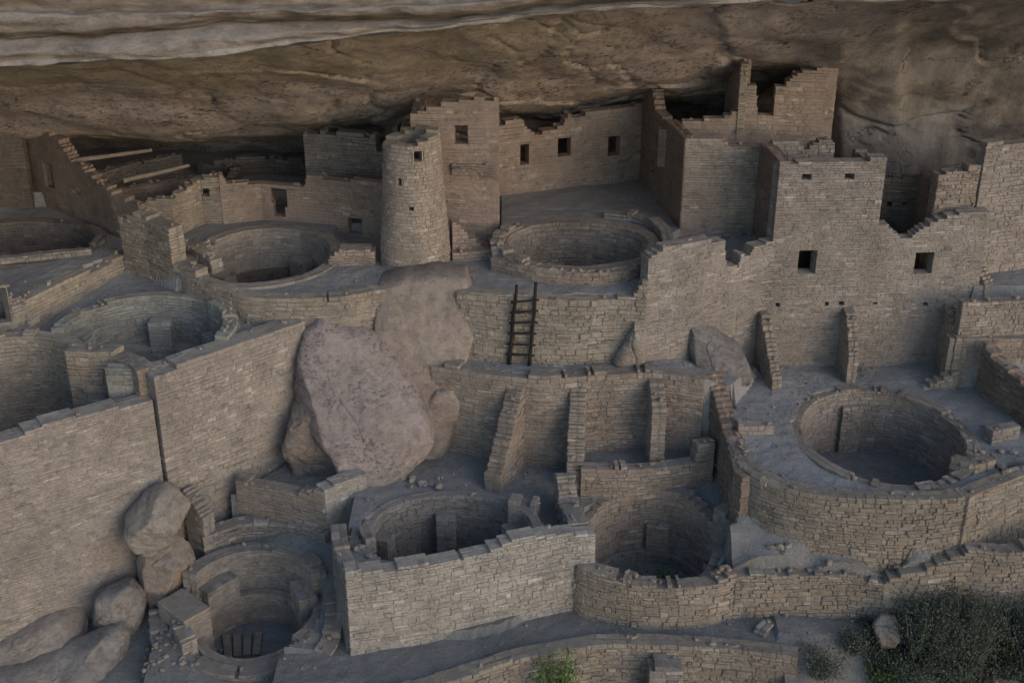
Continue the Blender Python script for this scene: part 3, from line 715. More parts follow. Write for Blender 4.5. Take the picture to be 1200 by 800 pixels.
# ------------------------------------------------------------------ kivas
def ell(cx, cy, rx, ry, a0=0, a1=360, n_=48):
    return [(cx + rx * math.cos(R(a0 + (a1 - a0) * k / n_)), cy + ry * math.sin(R(a0 + (a1 - a0) * k / n_))) for k in range(n_ + 1)]
def kiva(key, label, mat, style='mid', pil=(), bench=None, bmat=None, zrim=None, cut=None, jag=.05, pmat=None, ph=.45, gap=None):
    cx, cy, rx, ry, fz, rz, dz, th = KIVAS[key]
    t = thing('kiva', label, 'kiva', (cx, cy, fz), 'round sunken kivas')
    P = ell(cx, cy, rx, ry, 270, -90)   # clockwise from the front: outside lies to the left
    S = arc(P)
    def zt(s):
        k = min(range(len(S)), key=lambda i: abs(S[i] - s)); an = math.atan2((P[k][1] - cy) / ry, (P[k][0] - cx) / rx)
        if cut and cut(P[k][0], P[k][1], math.degrees(an)): return fz - 1
        if zrim: return zrim(math.degrees(an))
        return rz + dz * math.sin(an)
    mb = MB(); ops = []
    wall_mb(mb, P, cf(fz - .05), zt, th, style, ops, closed=True, jag=jag, caps=.12)
    mb.build('ring_wall', [M[mat], mor(mat)], t)
    if bench:
        Pb = ell(cx, cy, rx - bench[0], ry - bench[0], 270, -90)
        Sb = arc(Pb)
        def bt_(s):
            k = min(range(len(Sb)), key=lambda i: abs(Sb[i] - s))
            return fz - 1 if cut and cut(Pb[k][0], Pb[k][1], 90) else fz + bench[1]
        mb = MB(); wall_mb(mb, Pb, cf(fz - .05), bt_, bench[0] - .03, style, closed=True, jag=.01, caps=0)
        mb.build('bench', [M[bmat or mat], mor(bmat or mat)], t)
    for an, wd, ht, hb in pil:          # angle, width, top height above floor, start height
        dp = ph; a = R(an); ox, oy = cx + (rx + .03) * math.cos(a), cy + (ry + .03) * math.sin(a)
        nx_, ny_ = math.cos(a) / rx, math.sin(a) / ry; l_ = math.hypot(nx_, ny_); nx_ /= l_; ny_ /= l_
        tx, ty = -ny_, nx_
        A = [(ox + tx * wd / 2, oy + ty * wd / 2), (ox + tx * wd / 2 - nx_ * dp, oy + ty * wd / 2 - ny_ * dp), (ox - tx * wd / 2 - nx_ * dp, oy - ty * wd / 2 - ny_ * dp), (ox - tx * wd / 2, oy - ty * wd / 2)]
        mb = MB(); block_mb(mb, A, fz + hb - .05, fz + ht, style)
        mb.build('pilaster', [M[pmat or mat], mor(mat)], t)
    return t
def beyond_long_wall(x, y, m_=.35):
    dx, dy = BW_B[0] - BW_A[0], BW_B[1] - BW_A[1]; return ((x - BW_S[0]) * -dy + (y - BW_S[1]) * dx) / math.hypot(dx, dy) < m_
def block_mb(mb, A, z0, z1, style='fine'):
    """solid masonry pier on a four-cornered plan"""
    cx = sum(a[0] for a in A) / 4; cy = sum(a[1] for a in A) / 4
    a0 = sum(A[i][0] * A[(i + 1) % 4][1] - A[(i + 1) % 4][0] * A[i][1] for i in range(4))
    if a0 < 0: A = A[::-1]
    w1_, w2_ = math.dist(A[0], A[1]), math.dist(A[1], A[2])
    if w1_ < w2_: A = A[1:] + A[:1]; w1_, w2_ = w2_, w1_
    P = [A[0], A[1]]
    wall_mb(mb, P, cf(z0), cf(z1), w2_, style, jag=.015, caps=0)

kiva('K1', 'round kiva behind the pale retaining wall, left of the deeper front kiva', 'grey', 'mid', pil=[(97, .50, 1.25, .1), (28, .7, 1.3, .1), (165, .45, 1.3, .1)], zrim=lambda a: 2.1 if a < 0 else 1.85, cut=lambda x, y, a: -150 < a < -35)
kiva('K2', 'deep round kiva with a rough rubble rim beside the lower path', 'tan', 'mid', ph=.22, pil=[(75, .6, 1.2, .3), (175, .5, 1.3, .3), (-8, .5, 1.1, .3)], bench=(.14, .3), bmat='grey', jag=.1)
kiva('K3', 'round kiva in the upper court below the three square windows', 'tan', 'mid', jag=.03)
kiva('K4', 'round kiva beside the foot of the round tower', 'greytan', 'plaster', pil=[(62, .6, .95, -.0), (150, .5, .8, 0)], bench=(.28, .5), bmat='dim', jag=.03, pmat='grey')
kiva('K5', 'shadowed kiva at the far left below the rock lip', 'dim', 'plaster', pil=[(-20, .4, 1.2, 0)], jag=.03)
kiva('K6', 'greenish grey kiva with pilasters above the long leaning wall', 'green', 'mid', pil=[(92, .60, 1.3, .6), (35, .6, 1.25, .55), (168, .55, 1.5, .6)], bench=(.5, .62), jag=.04, ph=.5, cut=lambda x, y, a: beyond_long_wall(x, y) or -178 < a < -98)
kiva('K7', 'kiva with beam sockets cut off by the left edge of the photo', 'yellow', 'mid', pil=[], jag=.05, cut=lambda x, y, a: beyond_long_wall(x, y) or -100 < a < 28)
kiva('K8', 'large round kiva on the right hand terrace', 'tan', 'mid', pil=[(97, .55, 1.4, .0), (-5, .5, 1.2, .3)], jag=.06, ph=.2)
kiva('K9', 'lowest kiva with wooden planks on its floor', 'grey', 'fine', pil=[(25, .85, 1.5, .8), (140, .95, 1.5, .8)], bench=(.28, .82), bmat='tan', jag=.08, zrim=lambda a: .75 if 20 < a < 160 else (-.35 if a < -40 and a > -140 else .1))

# ------------------------------------------------------------------ walls, lower centre
def gp(*pts): return [G(*p) for p in pts]
W1 = [(-3.67, 23.23), (-1.97, 23.68), (-.99, 24.02), (0, 24.4), (.81, 24.69), (1.27, 24.85), (1.95, 24.95)]
wall('retaining_wall', W1, -.4, [(413, 670), (450, 669), (494, 661), (540, 656), (565, 650), (590, 638), (610, 629), (647, 626), (689, 627)], .40, 'pale', 'mid', label='pale dry stone retaining wall in front of a kiva along the lower path', jag=.02, caps=.05)
wall('retaining_wall', [(-4.25, 25.2), (-4.05, 24.2), W1[0]], -.5, 2.25, .35, 'grey', 'mid', label='shaded short wall end left of the pale retaining wall', jag=.03, caps=.1)
# rubble front of K2 down to the path
P = smooth_poly(gp((664, 700, .0), (675, 722, -.1), (715, 734, -.1), (770, 741, -.1), (820, 738, -.1), (858, 728, -.1)))
wall('rubble_wall', P, -.5, [(664, 655), (690, 668), (730, 680), (775, 688), (820, 688), (850, 678), (858, 672)], .4, 'rubble', 'rough', label='low curved rubble wall around the front of the deep kiva', jag=.08)
# lowest retaining wall beside the path
P = gp((440, 830, .05), (520, 800, .1), (620, 772, .1), (700, 757, .1), (780, 757, .1), (860, 762, .1), (935, 772, .1))
wall('path_edge_wall', P, -2.2, .14, .4, 'rubble', 'rough', label='coarse stone wall holding up the lower path at the bottom edge', jag=.06)
wall('stone_pier', gp((760, 800, -.5), (800, 800, -.5)), -1.5, -.1, .5, 'grey', 'mid', label='small square stone pier at the bottom edge in front of the path', jag=.02, caps=0)

# rooms below the ladder terrace
P = smooth_poly(gp((505, 428, 4.2), (532, 432, 4.2), (560, 437, 4.2), (600, 441, 4.2), (640, 444, 4.2), (690, 441, 4.2), (760, 437, 4.2), (826, 446, 4.15)))
wall('terrace_wall', P, 1.5, 4.22, .4, 'tan', 'mid', label='long masonry wall holding up the ladder terrace', jag=.05, caps=.15)
def spur(name, a, b_, z0, tops, th, mat, label, style='mid', group='buttress walls'):
    """short wall standing out from a long one; a = back plan point, b = front end; seen end on"""
    P = [a, b_]; L = math.dist(a, b_); zt = lerpf([(L * u, z) for u, z in tops])
    return wall(name, P, z0, zt, th, mat, style, label=label, cat='buttress wall', group=group, jag=.06, caps=.4)
spur('buttress_wall', (-.05, 29.15), (-.68, 27.6), 1.5, [(0, 4.15), (.15, 3.9), (.5, 3.1), (.8, 2.4), (1, 2.05)], .42, 'tan', 'steep tumbledown buttress wall, leftmost under the ladder terrace', 'rough')
spur('buttress_wall', (1.50, 29.1), (1.38, 27.75), 1.5, [(0, 4.1), (.2, 3.9), (.45, 3.4), (.75, 2.7), (1, 2.15)], .40, 'tan', 'stepped buttress wall in the middle under the ladder terrace', 'rough')
spur('buttress_wall', (3.50, 29.3), (3.52, 28.2), 1.5, [(0, 4.1), (.5, 3.9), (.8, 3.7), (1, 3.55)], .36, 'tan', 'tall thin buttress wall with upright end, third under the ladder terrace', 'mid')
P = smooth_poly(gp((680, 573, 1.7), (720, 574, 1.7), (760, 571, 1.7), (800, 566, 1.7), (835, 560, 1.7)))
wall('low_wall', P, 1.4, [(680, 550), (720, 549), (760, 548), (800, 543), (815, 541), (818, 520), (835, 518)], .34, 'tan', 'mid', label='low curved wall closing the two rooms under the ladder terrace', jag=.03)
# dark side wall from the ladder terrace forward, right of the deep kiva
P = [(5.0, 29.3), (5.25, 28.4), (5.35, 27.4), (5.30, 26.3), (5.45, 25.9)]
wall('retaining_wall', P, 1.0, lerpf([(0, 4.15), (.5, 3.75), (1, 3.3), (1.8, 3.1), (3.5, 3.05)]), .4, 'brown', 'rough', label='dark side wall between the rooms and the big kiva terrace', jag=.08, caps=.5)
# ladder wall
P = smooth_poly(gp((536, 418, 4.2), (575, 423, 4.2), (610, 425, 4.2), (660, 427, 4.2), (715, 424, 4.2), (755, 425, 4.2)))
wall('terrace_wall', P, 3.9, [(530, 340), (575, 346), (640, 353), (700, 354), (742, 346), (755, 330)], .4, 'yellow', 'rough', label='rough masonry terrace wall that the wooden ladder leans on', jag=.05, caps=.25)
# front of the upper kiva
P = smooth_poly(gp((575, 318, 6), (600, 325, 6), (640, 333, 6), (690, 337, 6), (735, 333, 6), (762, 322, 6)))
wall('low_wall', P, 5.8, [(575, 300), (600, 309), (640, 315), (690, 319), (735, 317), (762, 300)], .3, 'tan', 'mid', label='low curved wall around the front of the upper court kiva', jag=.03)
P = smooth_poly([(-.55, 31.9), (-.45, 32.9), (.1, 33.7)])
wall('low_wall', P[::-1], 5.9, 6.62, .3, 'tan', 'rough', label='short broken curb left of the upper court kiva', jag=.1)
P = smooth_poly([(2.6, 34.35), (3.6, 33.9), (4.0, 33.0), (4.0, 31.9), (3.5, 31.0)])
wall('low_wall', P, 5.9, lerpf([(0, 6.62), (2, 6.75), (4, 6.6)]), .3, 'grey', 'rough', label='curved double curb right of the upper court kiva', jag=.08)

# ------------------------------------------------------------------ upper centre: court back wall, tower, plastered house
P = [G(584, 234, 6.5), G(636, 224, 6.5), G(700, 215, 6.5), G(748, 209, 6.5)]
P = [(-.42, 36.25), (.92, 36.75), (2.5, 37.3), (3.98, 37.85)]
wall('windowed_wall', P, 6.2, [(587, 145), (600, 141), (612, 141), (616, 147), (622, 156), (632, 157), (645, 153), (660, 147), (666, 134), (672, 137), (700, 132), (748, 124)], .35, 'red', 'plaster',
     openings=[(609, 169, 621, 193), (653, 162, 670, 183), (712, 160, 728, 182)], label='plastered back wall of the upper court with three small windows', cat='wall', jag=.03, caps=.2)
def tower(cx, cy, z0, z1, r0, r1):
    t = thing('round_tower', 'tapering round masonry tower with a small square window near its top', 'tower', (cx, cy, z0))
    mb = MB(); z = z0; n_ = 0; st = STY['fine']; wt = (9.2, 9.36)
    cam_an = math.degrees(math.atan2(-cy, -cx))
    wins = [(cam_an + 11, 12, 9.02, 9.26), (cam_an - 26, 8, 8.36, 8.54), (cam_an - 6, 5, 7.72, 7.79), (cam_an + 0, 4, 7.5, 7.54)]
    def topedge(m_): return z1 - .12 + .22 * noise.noise(Vector((math.cos(R(m_)) * 1.5, math.sin(R(m_)) * 1.5, 4))) + .12 * noise.noise(Vector((math.cos(R(m_)) * 5, math.sin(R(m_)) * 5, 8))) - .25 * max(0, math.cos(R(m_ - cam_an + 75)))
    while z < z1:
        h = rnd.uniform(.065, .11); u = (z - z0) / (z1 - z0); r = r0 + (r1 - r0) * (u ** .85); rn = r0 + (r1 - r0) * (min(1, (z + h - z0) / (z1 - z0)) ** .85)
        an = rnd.uniform(0, 10); end = an + 360
        K = 72
        for k in range(K):     # core ring
            a, b_ = R(k * 5), R(k * 5 + 5); mid = k * 5 + 2.5
            if z > z1 - .35 and z + h > topedge(mid) + .02: continue
            if any(abs((mid - w_[0] + 180) % 360 - 180) < w_[1] and w_[2] - .02 < z + h / 2 < w_[3] + .02 for w_ in wins): continue
            ri, ro = r - .32, r - .025
            mb.prism8([(cx + ro * math.cos(a), cy + ro * math.sin(a), z), (cx + ro * math.cos(b_), cy + ro * math.sin(b_), z), (cx + ri * math.cos(b_), cy + ri * math.sin(b_), z), (cx + ri * math.cos(a), cy + ri * math.sin(a), z),
                       (cx + ro * math.cos(a), cy + ro * math.sin(a), z + h), (cx + ro * math.cos(b_), cy + ro * math.sin(b_), z + h), (cx + ri * math.cos(b_), cy + ri * math.sin(b_), z + h), (cx + ri * math.cos(a), cy + ri * math.sin(a), z + h)], 1)
        while an < end:
            wd = rnd.uniform(.10, .26) / r * 57.3; b_ = min(end, an + wd); skip = False
            for w_ in wins:
                if w_[2] < z + h / 2 < w_[3]:
                    rel_a = (an - w_[0] + 180) % 360 - 180; rel_b = rel_a + (b_ - an)
                    if rel_a < -w_[1] < rel_b: b_ = an + (-w_[1] - rel_a)
                    elif -w_[1] - .01 <= rel_a < w_[1]: b_ = an + (w_[1] - rel_a) + .01; skip = True
            m_ = (an + b_) / 2
            if z > z1 - .35:
                edge = topedge(m_)
                if z > edge: skip = True
            if not skip:
                g = .6; rr = rnd.uniform(-.006, .016); bv = .012; z0_, z1_ = z + .006, z + h - .006
                a1, b1 = R(an) + .004 / r, R(b_) - .004 / r; a2, b2 = a1 + bv / r, b1 - bv / r
                def p(an_, rad, zz): return (cx + rad * math.cos(an_), cy + rad * math.sin(an_), zz)
                V = [p(a1, r + rr - bv, z0_), p(b1, r + rr - bv, z0_), p(b1, rn + rr - bv, z1_), p(a1, rn + rr - bv, z1_), p(a2, r + rr, z0_ + bv), p(b2, r + rr, z0_ + bv), p(b2, rn + rr, z1_ - bv), p(a2, rn + rr, z1_ - bv),
                     p(a1, r - .33, z0_), p(b1, r - .33, z0_), p(b1, r - .33, z1_), p(a1, r - .33, z1_)]
                mb.add(V, [(4, 5, 6, 7), (0, 1, 5, 4), (1, 2, 6, 5), (2, 3, 7, 6), (3, 0, 4, 7), (3, 2, 10, 11), (0, 8, 9, 1), (9, 8, 11, 10), (1, 9, 10, 2), (0, 3, 11, 8)], 0, rnd.random())
            an = b_
        z += h
    body = mb.build('wall', [M['tower'], M['mortar_pale']], t)
    for w_ in wins[:2]:         # window with sill and lintel slabs
        a = R(w_[0]); nx_, ny_ = math.cos(a), math.sin(a); tx, ty = -ny_, nx_; u = (w_[2] - z0) / (z1 - z0); r = r0 + (r1 - r0) * u ** .85; hw = r * R(w_[1]) * .85
        wm = MB(); sm = MB(); lm = MB()
        def bx(mb_, s0, s1, d0, d1, za, zb):
            c4 = [(cx + nx_ * (r - d) + tx * s, cy + ny_ * (r - d) + ty * s) for s, d in ((s0, d1), (s0, d0), (s1, d0), (s1, d1))]
            mb_.prism8([(c[0], c[1], za) for c in c4] + [(c[0], c[1], zb) for c in c4])
        bx(wm, -hw, -hw + .03, .0, .30, w_[2] - .02, w_[3] + .02); bx(wm, hw - .03, hw, .0, .30, w_[2] - .02, w_[3] + .02)
        wo = wm.build('window', [M['mortar_pale']], t)
        bx(sm, -hw - .03, hw + .03, -.012, .29, w_[2] - .05, w_[2] - .021); o_ = sm.build('sill', [M['tower']]); o_.parent = wo
        bx(lm, -hw - .03, hw + .03, -.008, .29, w_[3] + .021, w_[3] + .05); o_ = lm.build('lintel', [M['tower']]); o_.parent = wo
tower(-2.62, 32.42, 5.8, 9.62, .99, .73)
# a dark floor inside the tower, closing it
hs_ = thing('plastered_house', 'tall plastered house behind the round tower with one square window', 'building', (-1.5, 33.6, 6))
P = [(-2.75, 33.75), (-1.7, 33.6), (-.37, 33.5)]
wall('front_wall', P, 5.7, [(487, 131), (500, 127), (520, 122), (545, 118), (560, 115), (575, 118), (582, 114), (590, 114)], .35, 'red', 'plaster', openings=[(532, 147, 548, 168)], parent=hs_, jag=.03, caps=.15)
wall('side_wall', [(-.36, 33.52), (-.38, 36.3)], 5.7, lerpf([(0, 10.0), (.6, 9.6), (2, 9.0), (2.8, 8.7)]), .32, 'red', 'plaster', parent=hs_, jag=.05)
wall('side_wall', [(-2.75, 36.5), (-2.75, 33.78)], 5.7, 9.6, .3, 'red', 'plaster', parent=hs_, jag=.05)
wall('masonry_patch', [(-1.66, 33.52), (-.9, 33.45), (-.45, 33.42)], 8.05, 8.32, .09, 'tan', 'rough', parent=hs_, jag=.05, caps=0)
# slanting remnant at its foot
wall('wall_remnant', [(-1.62, 32.45), (-1.0, 32.55), (-.4, 32.6)], 5.8, lerpf([(0, 7.1), (.25, 6.9), (.5, 6.6), (.8, 6.35), (1.1, 6.2)]), .5, 'red', 'mid', label='stub of plastered wall at the right foot of the round tower', jag=.08)
wall('low_wall', gp((530, 308, 6), (580, 306, 6)), 5.8, 6.32, .3, 'red', 'mid', label='knee high red curb in front of the house behind the tower', jag=.05)

# ------------------------------------------------------------------ left upper group
P = [(-8.42, 35.2), (-7.3, 35.55), (-5.0, 34.95), (-3.35, 34.35)]
wall('front_wall', P, 5.8, [(262, 206), (263, 213), (300, 215), (320, 217), (345, 218), (357, 218), (359, 205), (376, 206), (380, 212), (438, 214)], .3, 'red', 'plaster',
     openings=[(318, 220, 336, 242, 0), (321, 239, 334, 256, 0), (407, 254, 425, 276)], label='low red plastered wall with a notched doorway above the left kiva', jag=.03, caps=.3)
P = [(-6.15, 36.6), (-5.2, 36.45), (-4.4, 36.3), (-3.3, 36.0)]
wall('upper_wall', P, 5.9, [(356, 158), (375, 155), (410, 157), (440, 160), (442, 178), (455, 178), (460, 150), (486, 148)], .35, 'grey', 'mid', label='grey upper storey wall reaching the rock left of the round tower', jag=.06)
P = [(-9.3, 38.4), (-7.5, 38.6), (-6.1, 38.3)]
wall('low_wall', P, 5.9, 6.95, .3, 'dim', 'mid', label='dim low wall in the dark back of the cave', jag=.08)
# yellowish stepped wall
P = [G(176, 275, 6.0), (-9.6, 34.3), G(240, 262, 6.0), (-8.43, 35.22)]
wall('stepped_wall', P, 5.7, [(178, 236), (190, 233), (205, 229), (216, 222), (226, 213), (240, 209), (262, 205)], .3, 'yellow', 'mid', openings=[(238, 221, 245, 229)], label='yellowish stepped masonry wall with one tiny hole', jag=.05, caps=.4, win=None)
# dark house wall running back on the left, with room walls and beams
dh = thing('ruined_house', 'dark roofless house at the left with two roof beams', 'building', (-11.5, 35.5, 6))
P = [(-15.0, 37.6), (-13.9, 36.7), (-12.6, 35.6), (-11.3, 34.4), (-10.45, 33.95)]
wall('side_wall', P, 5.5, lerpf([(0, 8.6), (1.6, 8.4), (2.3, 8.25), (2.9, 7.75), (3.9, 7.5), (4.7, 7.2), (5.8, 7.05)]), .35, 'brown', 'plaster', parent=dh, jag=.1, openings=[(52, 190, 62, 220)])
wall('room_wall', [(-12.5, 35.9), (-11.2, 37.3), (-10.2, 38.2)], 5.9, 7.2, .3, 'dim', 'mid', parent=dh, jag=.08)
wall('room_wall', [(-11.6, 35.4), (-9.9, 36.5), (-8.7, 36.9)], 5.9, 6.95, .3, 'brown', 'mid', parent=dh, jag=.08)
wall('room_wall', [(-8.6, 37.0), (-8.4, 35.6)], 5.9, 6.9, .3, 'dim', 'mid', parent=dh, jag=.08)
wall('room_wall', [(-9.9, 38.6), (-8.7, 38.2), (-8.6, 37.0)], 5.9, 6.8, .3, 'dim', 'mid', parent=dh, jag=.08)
def pole(mb, a, b_, r, r2=None, k=8, bend=.0):
    a, b_ = Vector(a), Vector(b_); d = (b_ - a); L = d.length; d.normalize(); u = d.cross(Vector((.3, .2, 1))).normalized(); v = d.cross(u); N = 8; r2 = r2 or r; sd_ = rnd.uniform(0, 60)
    V = []
    for i in range(N + 1):
        t = i / N; c_ = a.lerp(b_, t) + u * bend * math.sin(t * 3.1) + Vector((noise.noise(Vector((sd_, t * 3, 0))), noise.noise(Vector((sd_, t * 3, 9))), 0)) * r * .6; rr = (r + (r2 - r) * t) * (1 + .12 * noise.noise(Vector((t * 9, sd_, 0))))
        V += [tuple(c_ + (u * math.cos(j * 6.2832 / k) + v * math.sin(j * 6.2832 / k)) * rr) for j in range(k)]
    Fs = [tuple(range(k))[::-1], tuple(N * k + j for j in range(k))]
    for i in range(N):
        for j in range(k): Fs.append((i * k + j, i * k + (j + 1) % k, (i + 1) * k + (j + 1) % k, (i + 1) * k + j))
    mb.add(V, Fs)
for a, b_ in (((90, 188, 35.9), (178, 176, 36.9)), ((145, 212, 35.0), (222, 194, 36.2))):
    mb = MB(); pole(mb, PY(*a), PY(*b_), .07, .05); mb.build('roof_beam', [M['wood']], dh)
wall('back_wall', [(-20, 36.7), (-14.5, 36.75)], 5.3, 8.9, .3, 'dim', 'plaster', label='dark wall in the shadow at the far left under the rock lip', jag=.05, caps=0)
# corner block in front of it
P = gp((145, 303, 5.9), (175, 318, 5.7), (206, 336, 5.55))
wall('retaining_wall', P, 4.2, [(145, 255), (165, 252), (180, 262), (200, 268), (205, 272)], .45, 'rubble', 'rough', label='brown rubble wall running between the two left kivas', jag=.05, caps=.6)
wall('retaining_wall', [G(206, 336, 5.55), G(232, 338, 5.75)], 4.6, 6.25, .4, 'yellow', 'rough', label='pale broken wall end at the left kiva curb', jag=.1, caps=.5)
# retaining wall of the left kiva terrace
P = smooth_poly(gp((212, 330, 5.8), (226, 337, 5.8), (250, 345, 5.82), (290, 352, 5.93), (340, 353, 5.97), (400, 350, 5.97), (452, 342, 5.97), (500, 340, 5.97), (575, 346, 5.97)))
wall('terrace_wall', P, 1.6, 6.0, .4, 'yellow', 'mid', label='yellowish curved wall below the kiva beside the round tower', jag=.04, caps=.2)
# curb ring and steps near the left kiva
for pts, lb in ((((385, 292), (400, 288), (420, 292), (440, 290)), 'red stepped curb between the left kiva and the round tower'),):
    P = gp(*[(a, 312, 6) for a, _ in pts]); wall('low_wall', P, 5.8, [(385, 302), (400, 290), (420, 292), (440, 294)], .5, 'red', 'mid', label=lb, jag=.04)
P = smooth_poly(gp((203, 290, 6.0), (225, 300, 6.0), (248, 310, 6.0)))
wall('low_wall', P, 5.8, 6.2, .35, 'yellow', 'rough', label='broken pale curb stones left of the kiva beside the tower', jag=.1, caps=.8)
# light curved wall at far left and its neighbours
P = smooth_poly(gp((34, 376, 5.4), (60, 362, 5.4), (95, 345, 5.4), (120, 330, 5.5), (146, 304, 5.85)))
wall('terrace_wall', P, 4.9, [(34, 348), (60, 337), (80, 326), (105, 318), (125, 311), (146, 298)], .35, 'yellow', 'mid', label='pale sloping wall dividing the two left hand terraces', jag=.03, caps=.3)
P = gp((-90, 386, 5.4), (0, 384, 5.4), (14, 383, 5.4), (34, 376, 5.4))
wall('terrace_wall', P, 4.9, [(-60, 350), (0, 345), (34, 346)], .3, 'grey', 'rough', openings=[(-9, 338, 12, 379)], label='grey wall with a dark doorway at the left edge', jag=.04)
P = smooth_poly(gp((-60, 318, 5.9), (0, 312, 5.9), (60, 306, 5.9), (108, 298, 5.95)))
wall('low_wall', P, 5.5, 6.05, .22, 'grey', 'rough', label='thin curb in front of the shadowed left kiva', jag=.04, caps=.1)

# ------------------------------------------------------------------ the long leaning wall
lw = thing('long_wall', 'very tall long masonry wall descending towards the lower left', 'wall', (-9, 28, -1))
d = Vector((BW_B[0] - BW_S[0], BW_B[1] - BW_S[1])); 
e_ = Vector((BW_A[0] - BW_S[0], BW_A[1] - BW_S[1])) * 1.2
wall('wall', [(BW_A[0] + e_.x, BW_A[1] + e_.y), BW_A, BW_S], [-2.2, -1.4, -1.0], [(-200, 566), (-60, 535), (0, 520), (60, 495), (120, 480), (173, 471)], .5, 'greytan', 'fine', parent=lw, jag=.03, caps=.2, label='lower left stretch of the wall')
off_ = Vector((d.y, -d.x)).normalized() * .07
P = [(BW_S[0] + .05 + off_.x, BW_S[1] + .05 + off_.y), (BW_B[0] + off_.x, BW_B[1] + off_.y)]
zc = [hit(P, 195, 578), hit(P, 340, 515)]
zc = [(zc[0][0] - .02, zc[0][1])] + zc
wall('upper_courses', P, lambda s: lerpf(zc)(s), [(177, 441), (200, 433), (260, 409), (310, 392), (357, 377)], .57, 'greytan', 'block', parent=lw, jag=.02, caps=.15)
P2 = [(BW_S[0] + .04, BW_S[1] + .04), (BW_B[0] + .0, BW_B[1] + .0)]
wall('lower_courses', P2, [-1.0, -.3], lambda s: lerpf(zc)(s) - .02, .5, 'greytan', 'mid', parent=lw, jag=.02, caps=0)
# wall between K6 and K7 (dark, faces the left kiva)
P = smooth_poly([G(76, 418, 5.35), G(105, 421, 5.3), G(130, 424, 5.25), G(148, 434, 5.2), G(162, 445, 5.2)])
wall('kiva_wall', P, 2.2, [(75, 408), (100, 411), (130, 415), (150, 428), (165, 442), (172, 448)], .45, 'rubble', 'rough', label='dark rubble wall between the two kivas above the long wall', jag=.05, caps=.7)
# remnant stones right of K6
P = smooth_poly(gp((258, 360, 5.4), (274, 372, 5.35), (278, 392, 5.3), (268, 406, 5.3))[::-1])
wall('low_wall', P, 4.9, 5.62, .35, 'green', 'rough', label='broken stone rim right of the grey green kiva', jag=.12, caps=.8)

# ------------------------------------------------------------------ room and walls round the lowest kiva
P = [(-6.95, 27.45), (-5.8, 27.1), (-4.60, 26.62)]
wall('room_wall', P, .3, [(283, 566), (300, 572), (330, 578), (355, 580), (383, 574)], .4, 'tan', 'mid', label='brown shaded wall above the lowest kiva, ending in a sharp corner', jag=.03, caps=.3)
wall('room_wall', [(-4.58, 26.62), (-3.62, 27.35)], .6, [(384, 574), (405, 562), (430, 556)], .4, 'pale', 'fine', label='lit wall face with a sharp corner below the big boulder', jag=.02, caps=.2)
P = smooth_poly([(-7.6, 26.3), (-6.6, 26.9), (-5.4, 26.85), (-4.6, 26.4)])
wall('low_wall', P, .0, 1.12, .4, 'grey', 'rough', label='rough low wall just behind the lowest kiva', jag=.1, caps=.6)
wall('wall_remnant', [(-8.1, 26.75), (-7.55, 26.35)], -.3, lerpf([(0, 2.2), (.3, 2.0), (.7, 1.6)]), .35, 'grey', 'mid', label='short stub wall wedged beside the overhanging rock', jag=.08)
# pier with gravel top
mb = MB(); A = [G(186, 694, .3), G(214, 690, .3), G(246, 712, .3), G(216, 728, .3)]
block_mb(mb, A, -1.2, .32, 'mid'); tag(mb.build('stone_pier', [M['grey'], M['mortar']]), 'thick stone pier with a gravel top at the left of the lowest kiva', 'pier')
P = smooth_poly([(-8.75, 25.0), (-8.45, 24.1), (-7.95, 23.1), (-7.1, 22.3)])
wall('retaining_wall', P, -3.0, lerpf([(0, -.1), (1, -.25), (2, -.5), (3.5, -.7)]), .4, 'grey', 'rough', label='dark curved retaining wall left of the rubble filled pit', jag=.06, caps=.4)
P = smooth_poly([(-7.1, 22.3), (-6.3, 22.15), (-5.4, 22.3), (-4.7, 22.9)])
wall('rubble_wall', P, -2.4, -.55, .5, 'grey', 'rough', label='tumbled stone rim in front of the lowest kiva', jag=.15, caps=.8)
P = smooth_poly([(-4.75, 22.9), (-4.45, 23.5), (-4.35, 24.2), (-4.5, 25.2)])
wall('rubble_wall', P, -1.4, lerpf([(0, -.2), (1, .15), (2.3, .5)]), .42, 'grey', 'rough', label='broken wall between the lowest kiva and the path', jag=.18, caps=.7, side=-1)
# junction between K1 and K2
P = [(1.05, 27.2), (1.15, 26.3), (1.35, 25.3)]
wall('wall_remnant', P, .3, lerpf([(0, 2.3), (.4, 2.6), (.8, 2.15), (1.9, 2.2)]), .45, 'grey', 'rough', label='crumbling wall stub between the two lower kivas', jag=.15, caps=.8)
wall('wall_remnant', gp((595, 605, 1.7), (628, 610, 1.7)), 1.0, 2.1, .4, 'grey', 'mid', label='small square block of masonry at the corner of the left lower kiva', jag=.05)
# right of K2: niche
wall('wall_remnant', [(4.95, 26.6), (5.3, 26.2)], -.3, 1.75, .35, 'grey', 'mid', label='narrow wall at the right rim of the deep kiva', jag=.06)

